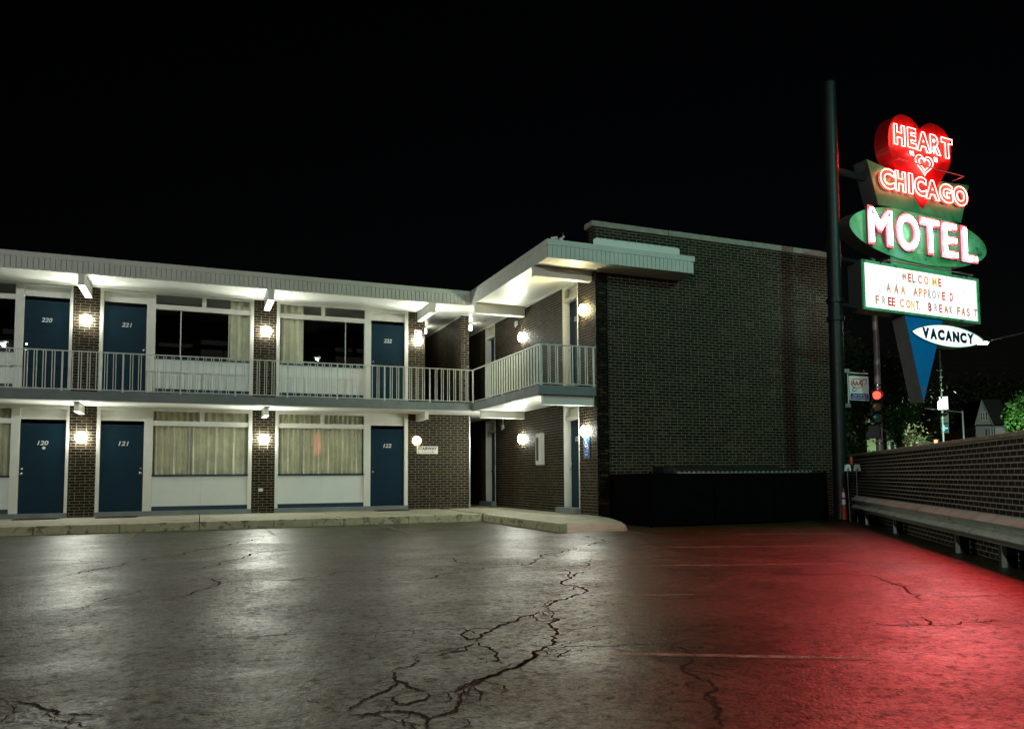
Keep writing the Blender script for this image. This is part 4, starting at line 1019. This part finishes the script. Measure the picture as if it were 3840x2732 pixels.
# AAA sign on the corner of the end wall
aa = empty('lodging_sign', 'white AAA approved lodging sign hung from a bracket at the wall corner', 'sign')
MB().tube([(15.49,15.3,2.80),(15.49,15.3,3.62),(15.53,15.3,3.66),(16.2,15.3,3.66)], .014, 8).build('bracket', M['signwhite'], aa)
for z in (2.80,3.70): MB().box(15.24,15.50,15.24,15.36,z-.05,z+.05).build('mount_box', M['alu'], aa)
for x in (15.68,16.05): MB().tube([(x,15.3,3.66),(x,15.3,3.58)], .006, 6).build('hanger', M['chrome'], aa)
box(15.53,16.2,15.29,15.31,2.945,3.585).build('sign_plate', M['signwhite'], aa, bevel=.006)
pa = lambda u, z, w_: (u, 15.289-w_, z)
box(15.555,16.175,15.2855,15.2895,2.97,3.125).build('blue_band', M['signnavy'], aa)
text_plate(MB(), 'Show Your Card', 15.63,16.11,3.055,3.105, lambda u,z,w_: pa(u,z,w_+.004), .015, 0, .002).build('lettering', M['signwhite'], aa)
text_plate(MB(), 'Approved Lodging', 15.58,16.15,2.985,3.04, lambda u,z,w_: pa(u,z,w_+.004), .015, 0, .002).build('lettering', M['signwhite'], aa)
text_plate(MB(), 'AAA', 15.605,15.965,3.335,3.46, lambda u,z,w_: pa(u,z,w_), .03, 0, .003).build('lettering', M['signred'], aa)
ov = MB(lambda p: pa(p[0],p[1],.002+p[2])); ov.tube([(15.785+.195*math.cos(q),3.395+.125*math.sin(q),0) for q in [2*math.pi*i/32 for i in range(32)]], .009, 5, True); ov.build('oval', M['signred'], aa, True)
sw = MB(lambda p: pa(p[0],p[1],.002+p[2]))
sw.tube([(15.93,3.46,0),(16.05,3.51,0),(16.13,3.50,0),(16.13,3.44,0),(16.06,3.37,0)], .010, 5).tube([(15.70,3.29,0),(15.63,3.23,0),(15.63,3.19,0),(15.69,3.185,0),(15.77,3.21,0)], .010, 5)
sw.build('swoosh', M['signnavy'], aa, True)

# far signal with lit box, arrow and hand
fs = empty('far_signal', 'distant signal post with glowing white box and cyan arrow', 'traffic signal')
MB().tube([(39.25,31.8,0),(39.25,31.8,8.1)], .05, 8).build('pole', M['steel'], fs, True)
for z in (6.9,6.5,5.75): MB().lathe([(.13,0),(.13,.06)], (39.25,31.8,z), 'z', 10).build('clamp', M['steel'], fs)
M['boxlit'] = emit('glowing white panel', (.9,1,.95), 6); M['cyan'] = emit('cyan arrow', (.1,.75,1), 5); M['hand'] = emit('orange red hand', (1,.16,.05), 8)
FD0, FS0 = FD, FS; FD = Vector((-.80,-.60)).normalized(); FS = Vector((-FD.y,FD.x))
T = TF((39.2,31.7,5.03))
MB(T).box(-.29,.29,-.2,.0,-.38,.38).build('box_case', M['housing'], fs); MB(T).box(-.25,.25,.001,.02,-.35,.35).build('box_face', M['boxlit'], fs)
T = TF((39.3,31.7,4.2)); MB(T).box(-.2,.2,-.2,0,-.3,.25).box(-.2,.2,.001,.25,.2505,.27).build('housing', M['housing'], fs)
T = TF((39.35,31.75,3.6)); MB(T).box(-.2,.2,-.2,0,-.28,.28).build('housing', M['housing'], fs)
MB(T).tube([(-.14,.03,0),(.14,.03,0)], .02, 5).tube([(-.02,.03,.12),(-.15,.03,0),(-.02,.03,-.12)], .02, 5).build('arrow', M['cyan'], fs)
T = TF((38.9,32.0,2.83)); MB(T).box(-.16,.16,-.15,0,-.16,.16).build('housing', M['housing'], fs); MB(T).box(-.09,.07,.001,.02,-.11,.10).build('hand', M['hand'], fs)
# utility wires
for i, (z, lab) in enumerate(((6.62,'upper of two thin wires crossing the dark sky at right'),(6.36,'lower of two thin wires crossing the dark sky at right'))):
    a, b = Vector((50.2,44.1,z*1.5-.5)), Vector((70.5,34.5,z*1.5))
    P = [tuple(a.lerp(b,k/12)-Vector((0,0,.35*math.sin(math.pi*k/12)))) for k in range(13)]
    tag(MB().tube(P, .009, 5).build('utility_wire', M['mast']), lab, 'wire')
tp = MB().tube([(44.95,34.9,0),(44.9,34.9,5.0)], .05, 8).tube([(44.9,34.9,4.9),(42.4,35.6,5.15)], .025, 6)
tag(tp.build('thin_post', M['railing']), 'thin pale post with a slanting arm right of the glowing box', 'post')

# houses across the street
def house_window(par, T, x0, x1, z0, z1):
    wn = MB(T).box(x0-.08,x1+.08,-.06,.0,z0-.1,z1+.1).build('window', M['white'], par)
    MB(T).box(x0,x1,-.075,-.061,z0,(z0+z1)/2-.02).build('pane', M['black'], wn); MB(T).box(x0,x1,-.075,-.061,(z0+z1)/2+.02,z1).build('pane', M['black'], wn)
M['siding'] = paint('pale grey siding', (.42,.44,.44), .7, .1, 3); M['shingle'] = paint('dark roof shingle', (.02,.02,.022), .8, .3, 4)
M['yellowlitwall'] = paint('yellow lit stucco', (.50,.50,.27), .8, .12, 1.2); M['brownwall'] = paint('brown plaster wall', (.20,.19,.12), .85, .15, 1)  # yellow of the street light is put into the stucco colour
hh = empty('gable_house', 'distant pale gabled house with dark roof and white porch at far right', 'house')
HA = rad(-30)
def TH(p): return (82.9+p[0]*math.cos(HA)-p[1]*math.sin(HA), 62.0+p[0]*math.sin(HA)+p[1]*math.cos(HA), p[2])
MB(TH).prism([(-.75,6.55),(1.05,6.55),(.0,9.3)], 'y', 0, .2).build('gable', M['siding'], hh)
MB(TH).prism([(-.85,6.45),(.0,9.42),(2.1,9.5),(3.2,6.6)], 'y', .25, 5).build('roof', M['shingle'], hh)
MB(TH).prism([(-.80,6.5),(-.92,6.4),(.0,9.45),(1.22,6.4),(1.08,6.5),(.0,9.22)], 'y', -.15, .0).build('bargeboard', M['siding'], hh)
MB(TH).box(-.6,2.9,.3,5,0,6.4).build('wall', M['siding'], hh)
for x in (-.08,.20,.48): house_window(hh, TH, x-.07, x+.07, 7.1, 7.95)
for x in (.55,.85): MB(TH).box(x,x+.12,-.6,-.4,0,6.1).build('porch_column', M['white'], hh)
by = MB(TH).box(1.15,2.1,-.5,.29,4.2,6.15).build('bay_window', M['white'], hh)
for x in (1.25,1.70): MB(TH).box(x,x+.3,-.53,-.501,4.5,5.4).build('pane', M['black'], by)
yb = empty('yellow_lit_house', 'building with yellow lamp tint behind the traffic signal pole', 'house')
HB = rad(-24)
def TY(p): return (39.4+p[0]*math.cos(HB)-p[1]*math.sin(HB), 37.5+p[0]*math.sin(HB)+p[1]*math.cos(HB), p[2])
MB(TY).box(0,2.0,0,6,0,4.6).build('wall', M['yellowlitwall'], yb)
MB(TY).prism([(-.2,4.6),(2.2,4.6),(1,5.6)], 'y', -.2, 6.2).build('roof', M['shingle'], yb)
for x in (.72,1.45): house_window(yb, TY, x, x+.25, 2.6, 3.6)
ga = empty('brown_garage', 'low brown wall with sloping top right of the yellow-tinted building', 'house')
MB(TY).prism([(2.05,0),(6.6,0),(6.6,2.3),(5.1,2.75),(2.05,3.9)], 'y', .4, 5).build('wall', M['brownwall'], ga)
MB(TY).prism([(2.05,3.95),(5.1,2.80),(6.9,2.25),(6.9,2.36),(5.1,2.92),(2.05,4.08)], 'y', .2, 5.2).build('roof', M['shingle'], ga)
# ------------------------------------------------------------------ trees
def leafmat(n_, a, b_):
    m, t, b = newmat(n_)
    g = t.nodes.new('ShaderNodeNewGeometry')
    t.links.new(ramp(t, g.outputs['Random Per Island'], [(0, a), (1, b_)]), b.inputs['Base Color']); b.inputs['Roughness'].default_value = .6
    b.inputs['Transmission Weight'].default_value = .0
    return m
M['leaf'] = leafmat('dark olive leaves', (.035,.06,.015), (.07,.10,.025)); M['leafb'] = leafmat('fresh green leaves', (.05,.14,.02), (.12,.24,.05))
M['leafbr'] = leafmat('brownish autumn leaves', (.05,.045,.012), (.11,.085,.025))
M['bark'] = paint('bark', (.05,.04,.03), .9, .3, 6, .4, 30)
def tree(x, y, h, blobs, mat, n, leaf, label, lean=0):
    e = empty('tree', label, 'tree', 'trees along the street')
    tr = MB(); top = Vector((x+lean,y,h*.62)); tr.tube([(x,y,0),(x+lean*.4,y,h*.3),tuple(top)], h*.028, 8, False, h*.014)
    for bx, by, bz, rr, rz in blobs:
        c = Vector((x+bx,y+by,bz)); st = Vector((x+lean*.5,y,h*R.uniform(.25,.5)))
        mid = st.lerp(c,.5)+Vector((R.uniform(-.3,.3),R.uniform(-.3,.3),.25)); tr.tube([tuple(st),tuple(mid),tuple(c)], h*.012, 6, False, h*.004)
        for k in range(4):
            q = c+Vector((R.gauss(0,rr*.5),R.gauss(0,rr*.5),R.gauss(0,rz*.5))); tr.tube([tuple(mid),tuple(mid.lerp(q,.6)+Vector((0,0,.1))),tuple(q)], h*.005, 5, False, h*.0015)
    tr.build('trunk', M['bark'], e, True)
    mb = MB(); tot = sum(b[3]**2*b[4] for b in blobs)
    for bx, by, bz, rr, rz in blobs:
        cl = []
        for k in range(max(6, int(14*rr))):
            v = Vector((R.gauss(0,1),R.gauss(0,1),R.gauss(0,1))).normalized()*R.uniform(.45,1); cl.append((Vector((x+bx+v.x*rr,y+by+v.y*rr,bz+v.z*rz)), R.uniform(.25,.5)*rr*.75))
        for k in range(int(n*rr*rr*rz/tot)):
            c, cr = R.choice(cl); p = c+Vector((R.gauss(0,cr),R.gauss(0,cr),R.gauss(0,cr*.8)))
            a = Vector((R.gauss(0,1),R.gauss(0,1),R.gauss(0,.7))).normalized(); b = a.cross(Vector((R.gauss(0,1),R.gauss(0,1),R.gauss(0,1)))).normalized()
            s_ = leaf*R.uniform(.6,1.3); mb.add([p-a*s_, p+b*s_*.5, p+a*s_, p-b*s_*.5], [(0,1,2,3)])
    o = bpy.data.objects.new('crown', bpy.data.meshes.new('crown')); o.data.from_pydata(mb.v, [], mb.f); o.data.materials.append(mat); col.objects.link(o); o.parent = e
    return e
tree(24.9,26.2,7.4, [(-.3,0,5.0,1.7,1.4),(1.0,.4,4.2,1.5,1.2),(-.2,-.5,6.2,1.3,1.0),(1.5,0,5.8,1.2,.9)], M['leaf'], 7000, .11, 'dark leafy tree behind the AAA sign')
tree(29.0,26.6,7.0, [(.2,0,4.6,1.9,1.3),(1.6,.3,5.2,1.5,1.1),(-.4,.3,5.9,1.6,1.0)], M['leafbr'], 7000, .11, 'brownish leafy tree behind the blue sign support')
tree(22.4,23.2,4.6, [(0,0,2.3,1.0,.9),(.8,.2,2.0,.8,.8),(-.5,.3,2.9,.8,.7)], M['leaf'], 4000, .09, 'low dark bushy tree between wall corner and signal pole')
tree(27.3,24.2,4.4, [(-.3,0,3.25,.42,.45),(0,.1,2.75,.36,.4),(.35,0,3.5,.4,.35)], M['leafb'], 1500, .085, 'small bright green leafy sapling lit beside the signal pole')
tree(36.3,32.2,5.0, [(.2,0,3.0,1.2,.6),(-1.0,.3,3.3,.9,.6),(1.2,.2,3.5,.9,.6)], M['leafbr'], 900, .09, 'sparse nearly bare tree in front of the brown wall')
tree(43.9,30.15,7.0, [(-.3,0,4.1,.75,.8),(.5,.1,4.8,.9,.8),(.1,0,3.2,.8,.6),(1.2,0,3.8,1.0,1.0)], M['leafb'], 6000, .13, 'bright green tree lit at the far right edge')
tree(91.0,69.0,15.0, [(-3,0,9.4,3.2,2.4),(.8,.3,10.4,3.4,2.6),(3.6,0,9.2,3.2,2.4),(-6.5,.5,7.8,2.6,2.2),(6.4,-1,10.6,3.4,2.4)], M['leaf'], 8000, .24, 'tall dark tree rising behind the gabled house')
tree(45.5,40.8,8.5, [(-1.5,0,5.2,1.9,1.8),(1.2,.3,5.6,2.0,1.9),(0,0,3.4,1.8,1.3)], M['leaf'], 6000, .16, 'dark tree behind the glowing box and cyan arrow')
